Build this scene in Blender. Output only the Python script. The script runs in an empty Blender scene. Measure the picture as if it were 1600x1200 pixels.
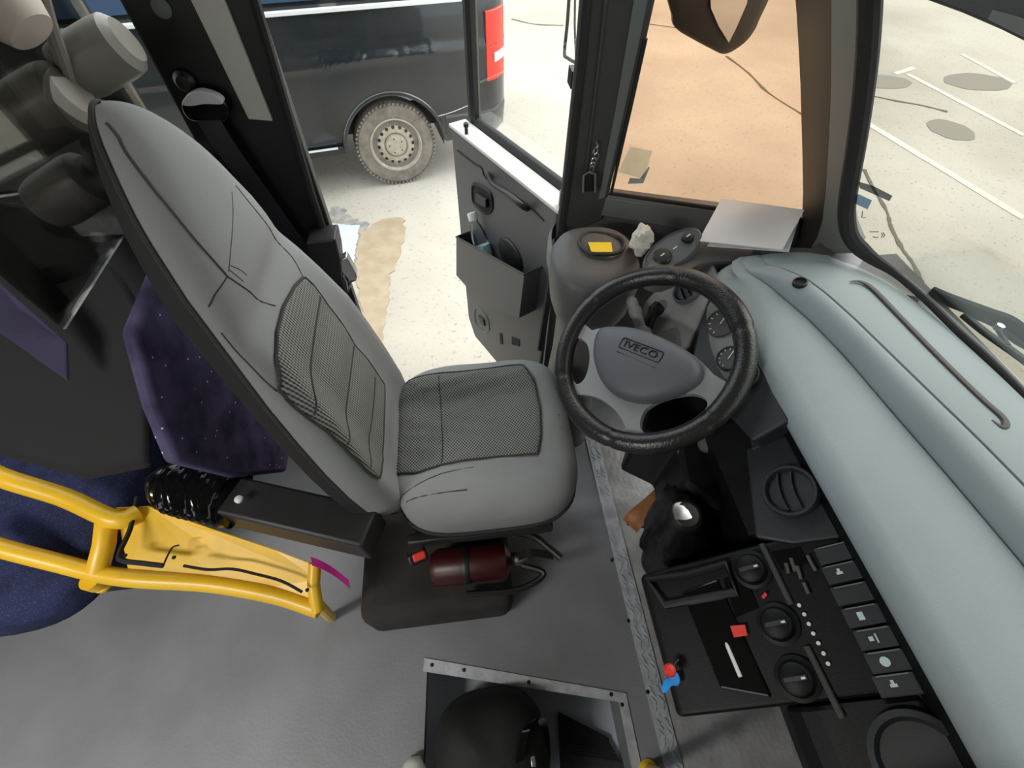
import bpy, bmesh, math, random
from mathutils import Vector, Matrix
random.seed(4)
sc = bpy.context.scene
col = sc.collection
R = math.radians
V = Vector

# ------------------------------------------------------------------ camera model (used to survey the photo)
F, CAMH = 700.0, 1.65
_z = -V(((787-800)/F, -(1107-600)/F, -1)).normalized()
_y = V(((660-800)/F, (600+370)/F, -1)).normalized()
_y = (_y - _z*_y.dot(_z)).normalized()
_x = _y.cross(_z)
ROT = Matrix((_x, _y, _z))
CAM = V((0, 0, CAMH))
def ray(px, py): return ROT @ V(((px-800)/F, (600-py)/F, -1))
def Zp(px, py, z): d = ray(px, py); return CAM + d*((z-CAMH)/d.z)
def Yp(px, py, y): d = ray(px, py); return CAM + d*(y/d.y)
def Xp(px, py, x): d = ray(px, py); return CAM + d*(x/d.x)
def Pp(px, py, p0, n):
    d = ray(px, py); n = V(n); return CAM + d*((V(p0)-CAM).dot(n)/d.dot(n))

# ------------------------------------------------------------------ materials
def srgb(r, g, b):
    f = lambda c: (c/255/12.92) if c/255 <= .04045 else ((c/255+.055)/1.055)**2.4
    return (f(r), f(g), f(b), 1)
def mat(name, c, rough=.5, metal=0, bump=0, bscale=200, var=.0, vscale=8, c2=None, spec=.5, detail=4, coat=0):
    m = bpy.data.materials.new(name); m.use_nodes = True
    nt = m.node_tree; b = nt.nodes['Principled BSDF']
    b.inputs['Base Color'].default_value = c; b.inputs['Roughness'].default_value = rough
    b.inputs['Metallic'].default_value = metal; b.inputs['Specular IOR Level'].default_value = spec
    b.inputs['Coat Weight'].default_value = coat; b.inputs['Coat Roughness'].default_value = .05
    tc = nt.nodes.new('ShaderNodeTexCoord')
    if var or c2:
        n = nt.nodes.new('ShaderNodeTexNoise'); n.inputs['Scale'].default_value = vscale; n.inputs['Detail'].default_value = detail
        nt.links.new(tc.outputs['Object'], n.inputs['Vector'])
        r = nt.nodes.new('ShaderNodeValToRGB')
        if c2 is None: c2 = tuple(max(0, x*(1-var)) for x in c[:3])+(1,)
        r.color_ramp.elements[0].position = .35; r.color_ramp.elements[1].position = .65
        r.color_ramp.elements[0].color = c2; r.color_ramp.elements[1].color = c
        nt.links.new(n.outputs['Fac'], r.inputs['Fac']); nt.links.new(r.outputs['Color'], b.inputs['Base Color'])
    if bump:
        n = nt.nodes.new('ShaderNodeTexNoise'); n.inputs['Scale'].default_value = bscale; n.inputs['Detail'].default_value = 2
        nt.links.new(tc.outputs['Object'], n.inputs['Vector'])
        bp = nt.nodes.new('ShaderNodeBump'); bp.inputs['Strength'].default_value = bump; bp.inputs['Distance'].default_value = .002
        nt.links.new(n.outputs['Fac'], bp.inputs['Height']); nt.links.new(bp.outputs['Normal'], b.inputs['Normal'])
    return m
def g(v): return srgb(v, v, v)
def glass(name, tint, gloss=.05):
    m = bpy.data.materials.new(name); m.use_nodes = True; nt = m.node_tree; nt.nodes.clear()
    o = nt.nodes.new('ShaderNodeOutputMaterial'); mx = nt.nodes.new('ShaderNodeMixShader')
    t = nt.nodes.new('ShaderNodeBsdfTransparent'); t.inputs[0].default_value = tint
    gl = nt.nodes.new('ShaderNodeBsdfGlossy'); gl.inputs['Roughness'].default_value = .02
    f = nt.nodes.new('ShaderNodeFresnel'); f.inputs[0].default_value = 1.3
    mm = nt.nodes.new('ShaderNodeMath'); mm.operation = 'MULTIPLY'; mm.inputs[1].default_value = gloss*10
    nt.links.new(f.outputs[0], mm.inputs[0]); nt.links.new(mm.outputs[0], mx.inputs[0])
    nt.links.new(t.outputs[0], mx.inputs[1]); nt.links.new(gl.outputs[0], mx.inputs[2]); nt.links.new(mx.outputs[0], o.inputs[0])
    return m
def weave(name, dark, light, kx, ky, kz, diag=False):
    """woven mesh cloth: two crossed sine bands darken the gaps between the yarns"""
    m = mat(name, light, .85, spec=.2); nt = m.node_tree; b = nt.nodes['Principled BSDF']
    tc = nt.nodes.new('ShaderNodeTexCoord'); sp = nt.nodes.new('ShaderNodeSeparateXYZ'); nt.links.new(tc.outputs['Object'], sp.inputs[0])
    def lin(a, bb, c):
        s = None
        for i, k in enumerate((a, bb, c)):
            if not k: continue
            q = nt.nodes.new('ShaderNodeMath'); q.operation = 'MULTIPLY'; q.inputs[1].default_value = k; nt.links.new(sp.outputs[i], q.inputs[0])
            if s is None: s = q
            else:
                p = nt.nodes.new('ShaderNodeMath'); p.operation = 'ADD'; nt.links.new(s.outputs[0], p.inputs[0]); nt.links.new(q.outputs[0], p.inputs[1]); s = p
        w = nt.nodes.new('ShaderNodeMath'); w.operation = 'SINE'; nt.links.new(s.outputs[0], w.inputs[0]); return w
    if diag: w1, w2 = lin(kx, ky, kz), lin(kx, -ky, kz)
    else: w1, w2 = lin(0, ky, 0), lin(kx, 0, kz)
    mu = nt.nodes.new('ShaderNodeMath'); mu.operation = 'MULTIPLY_ADD'
    nt.links.new(w2.outputs[0], mu.inputs[0]); mu.inputs[1].default_value = .3 if not diag else 1; nt.links.new(w1.outputs[0], mu.inputs[2])
    r = nt.nodes.new('ShaderNodeMapRange'); r.inputs[1].default_value = -1.2; r.inputs[2].default_value = .9
    nt.links.new(mu.outputs[0], r.inputs[0])
    mc = nt.nodes.new('ShaderNodeMix'); mc.data_type = 'RGBA'; mc.inputs[6].default_value = dark; mc.inputs[7].default_value = light
    nt.links.new(r.outputs[0], mc.inputs[0]); nt.links.new(mc.outputs[2], b.inputs['Base Color'])
    bp = nt.nodes.new('ShaderNodeBump'); bp.inputs['Strength'].default_value = .5; bp.inputs['Distance'].default_value = .002
    nt.links.new(r.outputs[0], bp.inputs['Height']); nt.links.new(bp.outputs['Normal'], b.inputs['Normal'])
    return m
def speckle(name, base, dots, scale, size, c2=None):
    m = mat(name, base, .9, spec=.2, bump=.4, bscale=300, c2=c2, vscale=14); nt = m.node_tree; b = nt.nodes['Principled BSDF']
    src = b.inputs['Base Color'].links[0].from_socket if b.inputs['Base Color'].links else None
    tc = nt.nodes.new('ShaderNodeTexCoord'); v = nt.nodes.new('ShaderNodeTexVoronoi'); v.inputs['Scale'].default_value = scale
    nt.links.new(tc.outputs['Object'], v.inputs['Vector'])
    l = nt.nodes.new('ShaderNodeMath'); l.operation = 'LESS_THAN'; l.inputs[1].default_value = size; nt.links.new(v.outputs['Distance'], l.inputs[0])
    mc = nt.nodes.new('ShaderNodeMix'); mc.data_type = 'RGBA'; mc.inputs[6].default_value = base; mc.inputs[7].default_value = dots
    if src: nt.links.new(src, mc.inputs[6])
    nt.links.new(l.outputs[0], mc.inputs[0]); nt.links.new(mc.outputs[2], b.inputs['Base Color'])
    return m

M = dict(
 black=mat('black plastic', g(38), .5, bump=.15, bscale=600, var=.2, vscale=20),
 deep=mat('deep black plastic', g(22), .45, var=.2, vscale=20),
 gloss=mat('glossy black plastic', g(14), .12, bump=.3, bscale=30),
 rubber=mat('black rubber', g(34), .7),
 trim=mat('dark grey trim', g(66), .55, bump=.2, bscale=700),
 trim_l=mat('grey trim', srgb(112, 117, 114), .5, bump=.2, bscale=700),
 pale=mat('pale grey panel', srgb(215, 214, 206), .5, var=.1, vscale=5),
 dash=mat('daylit dashboard plastic', srgb(148, 161, 166), .55, bump=.25, bscale=900, var=.07, vscale=6),  # lit copy of the dash plastic for the top, daylight put into the colour
 dashdark=mat('shaded dashboard plastic', srgb(42, 45, 50), .5, bump=.2, bscale=800),  # same plastic on the face fittings, shade put into the colour
 dashface=mat('deep shaded dashboard plastic', srgb(16, 17, 19), .45, spec=.25, bump=.2, bscale=800),  # same plastic again, darkest copy for the face: shade put into the colour
 pod=mat('grey black grained plastic', srgb(86, 86, 85), .5, bump=.3, bscale=800),
 doorgrey=mat('grey grained door plastic', g(92), .5, bump=.3, bscale=800),
 midgrey=mat('mid grey grained plastic', g(142), .5, bump=.25, bscale=800),
 leather=mat('black leather', g(36), .30, bump=.4, bscale=260),
 spoke=mat('grey wheel plastic', srgb(142, 144, 146), .45, bump=.15, bscale=800),
 pad=mat('dark wheel pad plastic', srgb(88, 91, 97), .5, bump=.2, bscale=900),
 seat=mat('grey seat fabric', srgb(138, 139, 138), .8, bump=.25, bscale=500, var=.05, vscale=5, spec=.25),
 seatblack=mat('black seat fabric', srgb(21, 19, 20), .8, bump=.3, bscale=500),
 seam=mat('dark seam', g(48), .8),
 wv_c=weave('seat cushion mesh cloth', g(46), srgb(140, 141, 136), 800, 700, 0, True),
 wv_b=weave('backrest mesh cloth', g(40), srgb(146, 147, 142), 0, 1100, 800),
 floor=mat('grey vinyl floor', srgb(132, 132, 136), .5, bump=.3, bscale=120, c2=srgb(118, 118, 121), vscale=3.5, detail=6),
 step=mat('blue grey step vinyl', srgb(196, 202, 214), .5, bump=.3, bscale=120, var=.1, vscale=4),
 alu=mat('scuffed aluminium', srgb(208, 211, 216), .42, .35, bump=.35, bscale=150, var=.25, vscale=30),
 steel=mat('brushed steel', srgb(200, 200, 200), .3, 1),
 plate=mat('worn embossed metal', srgb(190, 190, 190), .42, .25, bump=.6, bscale=60, c2=srgb(160, 158, 154), vscale=9),
 yellow=mat('yellow enamel', srgb(240, 190, 40), .35, bump=.1, bscale=60, var=.12, vscale=9),
 slot=mat('dark slot fill', g(30), .8),  # even dark tone drawn over slots, grooves, folds and the latch recess
 navy=speckle('speckled navy upholstery', srgb(46, 52, 88), srgb(120, 124, 150), 260, .16, srgb(36, 40, 66)),
 purple=speckle('purple upholstery with pale dots', srgb(88, 80, 112), srgb(225, 215, 235), 40, .085, srgb(52, 46, 72)),
 plum=mat('plain purple cloth', srgb(62, 56, 84), .9, var=.25, vscale=9),
 greyvinyl=mat('grey padded vinyl', srgb(142, 139, 132), .38, bump=.25, bscale=70, var=.25, vscale=7),
 beige=mat('beige vinyl', srgb(196, 182, 170), .6),
 white=mat('white plastic', g(225), .45),
 paper=mat('white paper', srgb(246, 248, 252), .8, var=.04, vscale=9),
 tissue=mat('crumpled tissue', srgb(225, 220, 208), .9, var=.2, vscale=40),
 ystick=mat('yellow sticker', srgb(255, 214, 40), .6),
 red=mat('red plastic', srgb(225, 60, 50), .4),
 extred=mat('red enamel', srgb(62, 14, 14), .4, var=.2),
 pink=mat('magenta ribbon', srgb(250, 62, 180), .6),
 blue=mat('bright blue plastic', srgb(40, 150, 235), .35),
 brown=mat('brown leather', srgb(176, 120, 76), .7, c2=srgb(140, 92, 56), vscale=30),
 van=mat('dirty black car paint', srgb(26, 33, 38), .2, bump=.06, bscale=4, c2=srgb(42, 44, 44), vscale=2.2, coat=.5),
 vantrim=mat('black van trim', srgb(52, 54, 55), .6),
 tyre=mat('dusty tyre rubber', srgb(136, 130, 120), .9, c2=srgb(110, 104, 96), vscale=14, bump=.4, bscale=120),
 rim=mat('dusty steel rim', srgb(180, 174, 158), .6, c2=srgb(160, 152, 136), vscale=20),
 chrome=mat('light metal strip', srgb(225, 228, 228), .4, .2),
 vglass=mat('dark van window', srgb(52, 70, 92), .08, spec=.8),
 redlens=mat('red lamp lens', srgb(235, 62, 48), .25, var=.12, vscale=30),
 paint=mat('white road paint', srgb(212, 209, 200), .9),
 gcrack=mat('dark crack in the asphalt', srgb(106, 99, 88), .95),
 gstain=mat('oil stained asphalt', srgb(142, 137, 127), .95),
 dirt=mat('sandy dirt', srgb(168, 153, 128), .95, c2=srgb(156, 140, 114), vscale=9, bump=.5, bscale=50),
 conc=mat('pale concrete', srgb(186, 192, 194), .95, c2=srgb(198, 202, 204), vscale=10),
 concedge=mat('grey broken concrete', srgb(128, 126, 121), .95, c2=srgb(158, 154, 147), vscale=16),
 symbol=mat('pale printed symbol', srgb(205, 222, 222), .6),
 g_clear=glass('clear glass', (.99, .995, .99, 1), .02),
 g_ws=glass('greenish windscreen glass', (.54, .535, .495, 1), .03),
 g_orange=glass('amber tinted film', (.78, .66, .56, 1), .03),
 g_bottle=glass('clear bottle plastic', (.93, .96, .98, 1), .16),
 g_plexi=glass('clear acrylic', (.50, .50, .48, 1), .05),
 g_gauge=glass('gauge glass', (.9, .9, .9, 1), .1),
 mirror=mat('mirror', g(200), .03, 1),
 sticker_d=glass('sticker back dark', (.36, .38, .40, 1), .05), sticker_b=glass('sticker back blue', (.42, .52, .64, 1), .05),
 sticker_y=glass('sticker back pale', (.80, .87, .88, 1), .05),
 cap=mat('translucent white cap', srgb(240, 240, 240), .4), label=mat('bottle label', srgb(150, 205, 212), .5, c2=srgb(230, 240, 242), vscale=40),
)
def translucent(m, fac):
    nt = m.node_tree; b = nt.nodes['Principled BSDF']; o = nt.nodes['Material Output']; t = nt.nodes.new('ShaderNodeBsdfTranslucent'); t.inputs[0].default_value = (.9, .92, .95, 1)
    mx = nt.nodes.new('ShaderNodeMixShader'); mx.inputs[0].default_value = fac; nt.links.new(b.outputs[0], mx.inputs[1]); nt.links.new(t.outputs[0], mx.inputs[2]); nt.links.new(mx.outputs[0], o.inputs[0])
translucent(M['paper'], .25)
# asphalt of the car park: fine pits and broad dusty patches
def asphalt():
    m = mat('sun bleached asphalt', srgb(198, 192, 180), .95, c2=srgb(168, 161, 148), vscale=.45, detail=8, bump=.6, bscale=28); nt = m.node_tree; b = nt.nodes['Principled BSDF']
    src = b.inputs['Base Color'].links[0].from_socket
    tc = nt.nodes.new('ShaderNodeTexCoord'); n = nt.nodes.new('ShaderNodeTexNoise'); n.inputs['Scale'].default_value = 34; n.inputs['Detail'].default_value = 6; n.inputs['Roughness'].default_value = .75
    nt.links.new(tc.outputs['Object'], n.inputs['Vector'])
    r = nt.nodes.new('ShaderNodeMapRange'); r.inputs[1].default_value = .33; r.inputs[2].default_value = .42; nt.links.new(n.outputs['Fac'], r.inputs[0])
    mc = nt.nodes.new('ShaderNodeMix'); mc.data_type = 'RGBA'; mc.inputs[6].default_value = srgb(138, 129, 114); nt.links.new(src, mc.inputs[7])
    nt.links.new(r.outputs[0], mc.inputs[0]); nt.links.new(mc.outputs[2], b.inputs['Base Color'])
    return m
M['asphalt'] = asphalt()

# ------------------------------------------------------------------ mesh helpers: a geom is (verts, faces)
def join(*gs):
    vs, fs = [], []
    for v, f in gs:
        o = len(vs); vs += [V(p) for p in v]; fs += [tuple(i+o for i in q) for q in f]
    return vs, fs
def prism(pts, vec):
    n = len(pts); vec = V(vec); p = [V(q) for q in pts]
    return p+[q+vec for q in p], [tuple(range(n)), tuple(range(2*n-1, n-1, -1))]+[(i, i+n, (i+1) % n+n, (i+1) % n) for i in range(n)]
def box(c, s, ax=None):
    c = V(c); a = ax or (V((1, 0, 0)), V((0, 1, 0)), V((0, 0, 1))); h = [V(a[i])*s[i]/2 for i in range(3)]
    return prism([c-h[0]-h[1]-h[2], c+h[0]-h[1]-h[2], c+h[0]+h[1]-h[2], c-h[0]+h[1]-h[2]], h[2]*2)
def loft(rings, caps=True, closed=True):
    n = len(rings[0]); vs = [V(p) for r in rings for p in r]; fs = []
    for i in range(len(rings)-1):
        for j in range(n if closed else n-1):
            a, b = i*n+j, i*n+(j+1) % n
            fs.append((a, b, b+n, a+n))
    if caps and closed: fs += [tuple(range(n-1, -1, -1)), tuple(range((len(rings)-1)*n, len(rings)*n))]
    return vs, fs
def smooth_path(pts, k=6):
    pts = [V(p) for p in pts]
    if len(pts) < 3: return pts
    out = []
    for i in range(len(pts)-1):
        p0, p1, p2, p3 = pts[max(i-1, 0)], pts[i], pts[i+1], pts[min(i+2, len(pts)-1)]
        for j in range(k):
            t = j/k
            out.append(.5*((2*p1)+(p2-p0)*t+(2*p0-5*p1+4*p2-p3)*t*t+(3*p1-p0-3*p2+p3)*t**3))
    return out+[pts[-1]]
def tube(pts, r, seg=10, closed=False, flat=1, up=None):
    pts = [V(p) for p in pts]; n = len(pts); rings = []
    t0 = (pts[1]-pts[0]).normalized(); a = V(up) if up else (V((0, 0, 1)) if abs(t0.z) < .9 else V((1, 0, 0)))
    for i in range(n):
        t = ((pts[(i+1) % n] if closed or i < n-1 else pts[i])-(pts[i-1] if closed or i else pts[i])).normalized()
        s = t.cross(a).normalized(); u = s.cross(t)
        if not up: a = u
        rr = r[i] if isinstance(r, (list, tuple)) else r
        rings.append([pts[i]+s*math.cos(2*math.pi*k/seg)*rr+u*math.sin(2*math.pi*k/seg)*rr*flat for k in range(seg)])
    if closed:
        v, f = loft(rings, False); m = (n-1)*seg
        f += [(m+k, m+(k+1) % seg, (k+1) % seg, k) for k in range(seg)]; return v, f
    return loft(rings)
def frame_of(axis, ref=None):
    w = V(axis).normalized(); a = V(ref) if ref else (V((0, 0, 1)) if abs(w.z) < .9 else V((1, 0, 0)))
    u = (a-w*a.dot(w)).normalized(); return u, w.cross(u), w
def lathe(o, axis, prof, seg=28, sx=1, sy=1, ref=None):
    o = V(o); u, v, w = frame_of(axis, ref)
    return loft([[o+w*h+u*math.cos(2*math.pi*k/seg)*r*sx+v*math.sin(2*math.pi*k/seg)*r*sy for k in range(seg)] for r, h in prof])
def strip(pts, width_vec, thick_vec):
    w, t = V(width_vec)/2, V(thick_vec)
    return loft([[V(p)-w, V(p)+w, V(p)+w+t, V(p)-w+t] for p in pts])
def ribbon(pts, w, z, jag=0):
    """thin flat trail on the ground"""
    rings = []
    for i, p in enumerate(pts):
        t = (V(pts[min(i+1, len(pts)-1)])-V(pts[max(i-1, 0)])).normalized(); s = V((-t.y, t.x, 0))
        ww = w*(1+random.uniform(-jag, jag)); q = V((p[0], p[1], z))
        rings.append([q-s*ww/2, q+s*ww/2, q+s*ww/2+V((0, 0, .004)), q-s*ww/2+V((0, 0, .004))])
    return loft(rings)
def fillholes(outer, holes, vec):
    """flat plate with openings, given thickness vec"""
    bm = bmesh.new(); eds = []
    for lp in [outer]+holes:
        vs = [bm.verts.new(p) for p in lp]
        eds += [bm.edges.new((vs[i], vs[(i+1) % len(vs)])) for i in range(len(vs))]
    bmesh.ops.triangle_fill(bm, use_beauty=True, edges=eds)
    r = bmesh.ops.extrude_face_region(bm, geom=list(bm.faces))
    for e in r['geom']:
        if isinstance(e, bmesh.types.BMVert): e.co += V(vec)
    bm.verts.index_update(); out = ([v.co.copy() for v in bm.verts], [tuple(v.index for v in f.verts) for f in bm.faces]); bm.free(); return out
def resample(loop, n):
    P = [V(p) for p in loop]; P.append(P[0]); L = [0]
    for i in range(1, len(P)): L.append(L[-1]+(P[i]-P[i-1]).length)
    out = []; j = 0
    for k in range(n):
        s = L[-1]*k/n
        while L[j+1] < s: j += 1
        out.append(P[j].lerp(P[j+1], (s-L[j])/max(1e-9, L[j+1]-L[j])))
    return out
def closed_smooth(loop, k=5):
    P = [V(p) for p in loop]; n = len(P); out = []
    for i in range(n):
        p0, p1, p2, p3 = P[i-1], P[i], P[(i+1) % n], P[(i+2) % n]
        for j in range(k):
            t = j/k
            out.append(.5*((2*p1)+(p2-p0)*t+(2*p0-5*p1+4*p2-p3)*t*t+(3*p1-p0-3*p2+p3)*t**3))
    return out
def dome(loop, n, steps, base=0):
    """raised pad over a loop: steps are (scale, height)"""
    c = sum((V(p) for p in loop), V())/len(loop); n = V(n)
    return loft([[V(p)-n*base for p in loop]]+[[c+(V(p)-c)*s+n*h for p in loop] for s, h in steps])
def text_geom(s, size, depth):
    cu = bpy.data.curves.new('t', 'FONT'); cu.body = s; cu.size = size; cu.extrude = depth; cu.align_x = 'CENTER'; cu.align_y = 'CENTER'; cu.resolution_u = 3
    o = bpy.data.objects.new('t', cu); col.objects.link(o); bpy.context.view_layer.update()
    me = o.evaluated_get(bpy.context.evaluated_depsgraph_get()).to_mesh()
    r = ([v.co.copy() for v in me.vertices], [tuple(p.vertices) for p in me.polygons])
    bpy.data.objects.remove(o); bpy.data.curves.remove(cu); return r
def place(gm, o, u, v, w): return [V(o)+V(u)*p[0]+V(v)*p[1]+V(w)*p[2] for p in gm[0]], gm[1]

# ------------------------------------------------------------------ object helpers
ORG = {}
def thing(name, label, cat, loc=(0, 0, 0), group=None):
    o = bpy.data.objects.new(name, None); o.empty_display_size = .05; col.objects.link(o); o.location = loc
    o['label'] = label; o['category'] = cat
    if group: o['group'] = group
    ORG[o.name] = V(loc); return o
def part(name, gm, m, parent=None, smooth=35, bevel=0, seg=2, sub=0, label=None):
    off = ORG[parent.name] if parent else V((0, 0, 0))
    me = bpy.data.meshes.new(name); me.from_pydata([V(p)-off for p in gm[0]], [], gm[1]); me.materials.append(M[m] if isinstance(m, str) else m)
    bm = bmesh.new(); bm.from_mesh(me); bmesh.ops.remove_doubles(bm, verts=bm.verts, dist=1e-6); bmesh.ops.recalc_face_normals(bm, faces=bm.faces); bm.to_mesh(me); bm.free()
    if smooth:
        for p in me.polygons: p.use_smooth = True
        me.set_sharp_from_angle(angle=R(smooth))
    o = bpy.data.objects.new(name, me); col.objects.link(o)
    if parent: o.parent = parent
    ORG[o.name] = off
    if bevel:
        b = o.modifiers.new('bevel', 'BEVEL'); b.width = bevel; b.segments = seg; b.limit_method = 'ANGLE'; b.angle_limit = R(40); b.harden_normals = False
    if sub:
        s = o.modifiers.new('sub', 'SUBSURF'); s.levels = s.render_levels = sub
    if label: o['label'] = label
    return o
def solo(name, gm, m, label, cat, group=None, **k):
    o = part(name, gm, m, **k); o['label'] = label; o['category'] = cat
    if group: o['group'] = group
    return o
def struct(name, gm, m, parent=None, **k):
    o = part(name, gm, m, parent, **k)
    if not parent: o['kind'] = 'structure'
    return o

YW = 1.10        # inner face of the bus's left side
GZ = -.55        # the car park
# ================================================================== SETTING
ground = struct('ground', box((10, 10, GZ-.05), (90, 90, .1)), 'asphalt', smooth=0)
for a, b, w in (((1418, 116), (1600, 212), .075), ((1355, 193), (1600, 342), .085), ((1503, 85), (1585, 130), .07)):
    p, q = Zp(*a, GZ), Zp(*b, GZ); part('painted_line', ribbon([p.lerp(q, i/12) for i in range(13)], w, GZ+.001, .08), 'paint', ground)
part('painted_line', prism([Zp(*p, GZ+.001) for p in ((1395, 114), (1425, 104), (1432, 108), (1402, 117))], (0, 0, .004)), 'paint', ground, smooth=0)
for pts, w in ((((1350, 265), (1362, 290), (1385, 330), (1392, 355), (1410, 390), (1425, 410), (1440, 440)), .03), (((1362, 150), (1400, 158), (1440, 165), (1480, 175)), .03),
               (((800, 30), (835, 38), (880, 40)), .025), (((1135, 88), (1170, 115), (1200, 145), (1255, 180)), .03), (((1015, 38), (1080, 45), (1150, 40)), .02)):
    part('crack', ribbon(smooth_path([Zp(*p, GZ) for p in pts], 4), w, GZ+.001, .5), 'gcrack', ground)
for (px, py), rx, ry in (((1380, 128), .35, .10), ((1527, 128), .42, .13), ((1485, 203), .22, .12)):
    c = Zp(px, py, GZ); part('stain', prism([c+V((math.cos(t*.35)*rx*(1+.04*math.sin(t*2.3)), math.sin(t*.35)*ry*2*(1+.04*math.cos(t*1.7)), .001)) for t in range(18)], (0, 0, .003)), 'gstain', ground)
def patch(px, m, name, h=.004, jag=.02):
    lp = resample([Zp(*p, GZ+.001) for p in px], 70)
    part(name, prism([p+V((random.uniform(-jag, jag), random.uniform(-jag, jag), 0)) for p in lp], (0, 0, h)), m, ground)
patch([(520, 322), (536, 325), (545, 338), (560, 342), (575, 350), (568, 365), (560, 400), (553, 425), (520, 380), (510, 345)], 'concedge', 'broken_edge', .003)
patch([(515, 350), (535, 352), (562, 352), (556, 388), (551, 420), (530, 390), (518, 370)], 'conc', 'concrete_patch', .006, .008)
patch([(566, 365), (585, 350), (606, 342), (631, 342), (632, 368), (625, 395), (612, 425), (607, 455), (600, 500), (596, 540), (600, 560), (585, 570), (575, 510), (560, 450), (555, 420)], 'dirt', 'dirt_patch', .005)

# floor with the step well cut away by the entrance
fl = [(-3.3, 1.14), (.44, 1.14), (.44, -1.3), (.362, -1.3), (.362, -.012), (-.226, .125), (-.30, -1.3), (-3.3, -1.3)]
struct('floor', prism([(x, y, 0) for x, y in fl], (0, 0, -.04)), 'floor', smooth=0)
struct('floor_step', prism([(.362, .3, -.22), (-.45, .3, -.22), (-.45, -1.3, -.22), (.362, -1.3, -.22)], (0, 0, -.04)), 'step', smooth=0)
struct('trim_1', prism([(.362, -1.3, -.04), (.362, -.012, -.04), (-.226, .125, -.04), (-.226, .135, -.04), (.37, 0, -.04), (.37, -1.3, -.04)], (0, 0, -.18)), 'trim_l', smooth=0)
o = struct('trim_2', prism([Zp(*p, .004) for p in ((663, 1028), (978, 1083), (1006, 1215), (990, 1215), (967, 1097), (661, 1049))], (0, 0, -.0035)), 'alu', smooth=0)
o = struct('trim_3', prism([(.436, 1.1, .004), (.487, 1.1, .004), (.487, -1.3, .004), (.436, -1.3, .004)], (0, 0, -.0035)), 'alu', smooth=0)
for p in ((675, 1039), (725, 1047), (826, 1066), (955, 1085), (972, 1101)): part('rivet', lathe(Zp(*p, .004), (0, 0, 1), [(.006, 0), (.005, .002), (.001, .003)], 12), 'deep', bpy.data.objects['trim_2'])
# raised lozenges of the chequer plate strip: one relief on the strip
lz = []
for i in range(150):
    y = 1.05-i*.0135; q = 1 if i//3 % 2 else -1
    for k in (0, 1):
        c = V((.449+k*.024+(.004 if i % 2 else 0), y, .0045)); d = V((math.cos(q*.9), math.sin(q*.9), 0)); s = V((-d.y, d.x, 0))
        lz.append(prism([c-d*.009, c+s*.0024, c+d*.009, c-s*.0024], (0, 0, .0022)))
part('chequer_relief', join(*lz), 'alu', bpy.data.objects['trim_3'])['kind'] = 'stuff'
for p in ((956, 875), (982, 970), (1012, 1081)): part('rivet', lathe(Zp(*p, .004), (0, 0, 1), [(.006, 0), (.005, .002), (.001, .003)], 12), 'deep', bpy.data.objects['trim_3'])
# footwell plate with pressed dimples
pv, pf = [], []
nx, ny = 90, 150
for i in range(nx+1):
    for j in range(ny+1):
        x, y = .487+i*.0068, 1.08-j*.0158
        h = max(0, math.sin(x*170+y*40)*math.sin(y*140-x*30))*.003
        pv.append((x, y, -.002+h))
pf = [(i*(ny+1)+j, (i+1)*(ny+1)+j, (i+1)*(ny+1)+j+1, i*(ny+1)+j+1) for i in range(nx) for j in range(ny)]
struct('floor_footwell', (pv, pf), 'plate', smooth=60)

# bus shell (mostly outside the picture; it shades the cabin)
struct('ceiling', box((-1.2, -.1, 2.02), (4.3, 2.6, .06)), 'trim_l', smooth=0)
struct('wall_back', box((-3.3, -.1, 1.0), (.06, 2.5, 2.1)), 'trim', smooth=0)
struct('wall_right', join(fillholes([V((-3.3, -1.33, 0)), V((-.5, -1.33, 0)), V((-.5, -1.33, 2)), V((-3.3, -1.33, 2))], [[V((-2.3, -1.33, .75)), V((-.75, -1.33, .75)), V((-.75, -1.33, 1.8)), V((-2.3, -1.33, 1.8))]], V((0, .05, 0)))), 'trim', smooth=0)
struct('wall_right_shade', box((.28, -1.33, .9), (1.54, .06, 2.2)), 'trim', smooth=0)  # unseen; made solid across the entrance to keep daylight off the floor
struct('wall_front', box((1.04, -.25, .2), (.06, 2.1, 1.5)), 'black', smooth=0)
# left side: lower panel behind the driver, window sill, header, B-pillar
struct('wall_left', join(box((-1.85, YW+.04, .2), (2.45, .08, 1.45))), 'trim', smooth=0)
struct('wall_left_rear', box((-2.35, YW+.04, 1.45), (1.5, .08, 1.06)), 'trim', smooth=0)
def onY(px, y, th, m, name, parent=None, **k): return part(name, prism([Yp(*p, y) for p in px], (0, th, 0)), m, parent, **k)
bp = onY([(150, -60), (372, -60), (398, 0), (497, 300), (580, 545), (588, 580), (470, 640), (300, 400), (330, 270), (185, 0)], YW, .035, 'deep', 'wall_left_pillar', smooth=0, bevel=.006); bp['kind'] = 'structure'
onY([(284, -30), (336, -30), (350, 0), (426, 190), (388, 187), (297, 0)], YW-.008, .012, 'pale', 'pillar_panel', bp, smooth=0, bevel=.003)
part('door_seal', tube([Yp(386, -40, YW-.004), Yp(426, 95, YW-.004), Yp(486, 300, YW-.004), Yp(572, 560, YW-.004)], .010, 8), 'rubber', bp)
# side window behind the pillar
struct('window_1', join(box((-1.12, YW+.03, 1.42), (.94, .006, 1.0))), 'g_clear', smooth=0)
struct('trim_4', box((-.9, YW+.04, 1.96), (3.2, .09, .12)), 'black', smooth=0)

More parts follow.
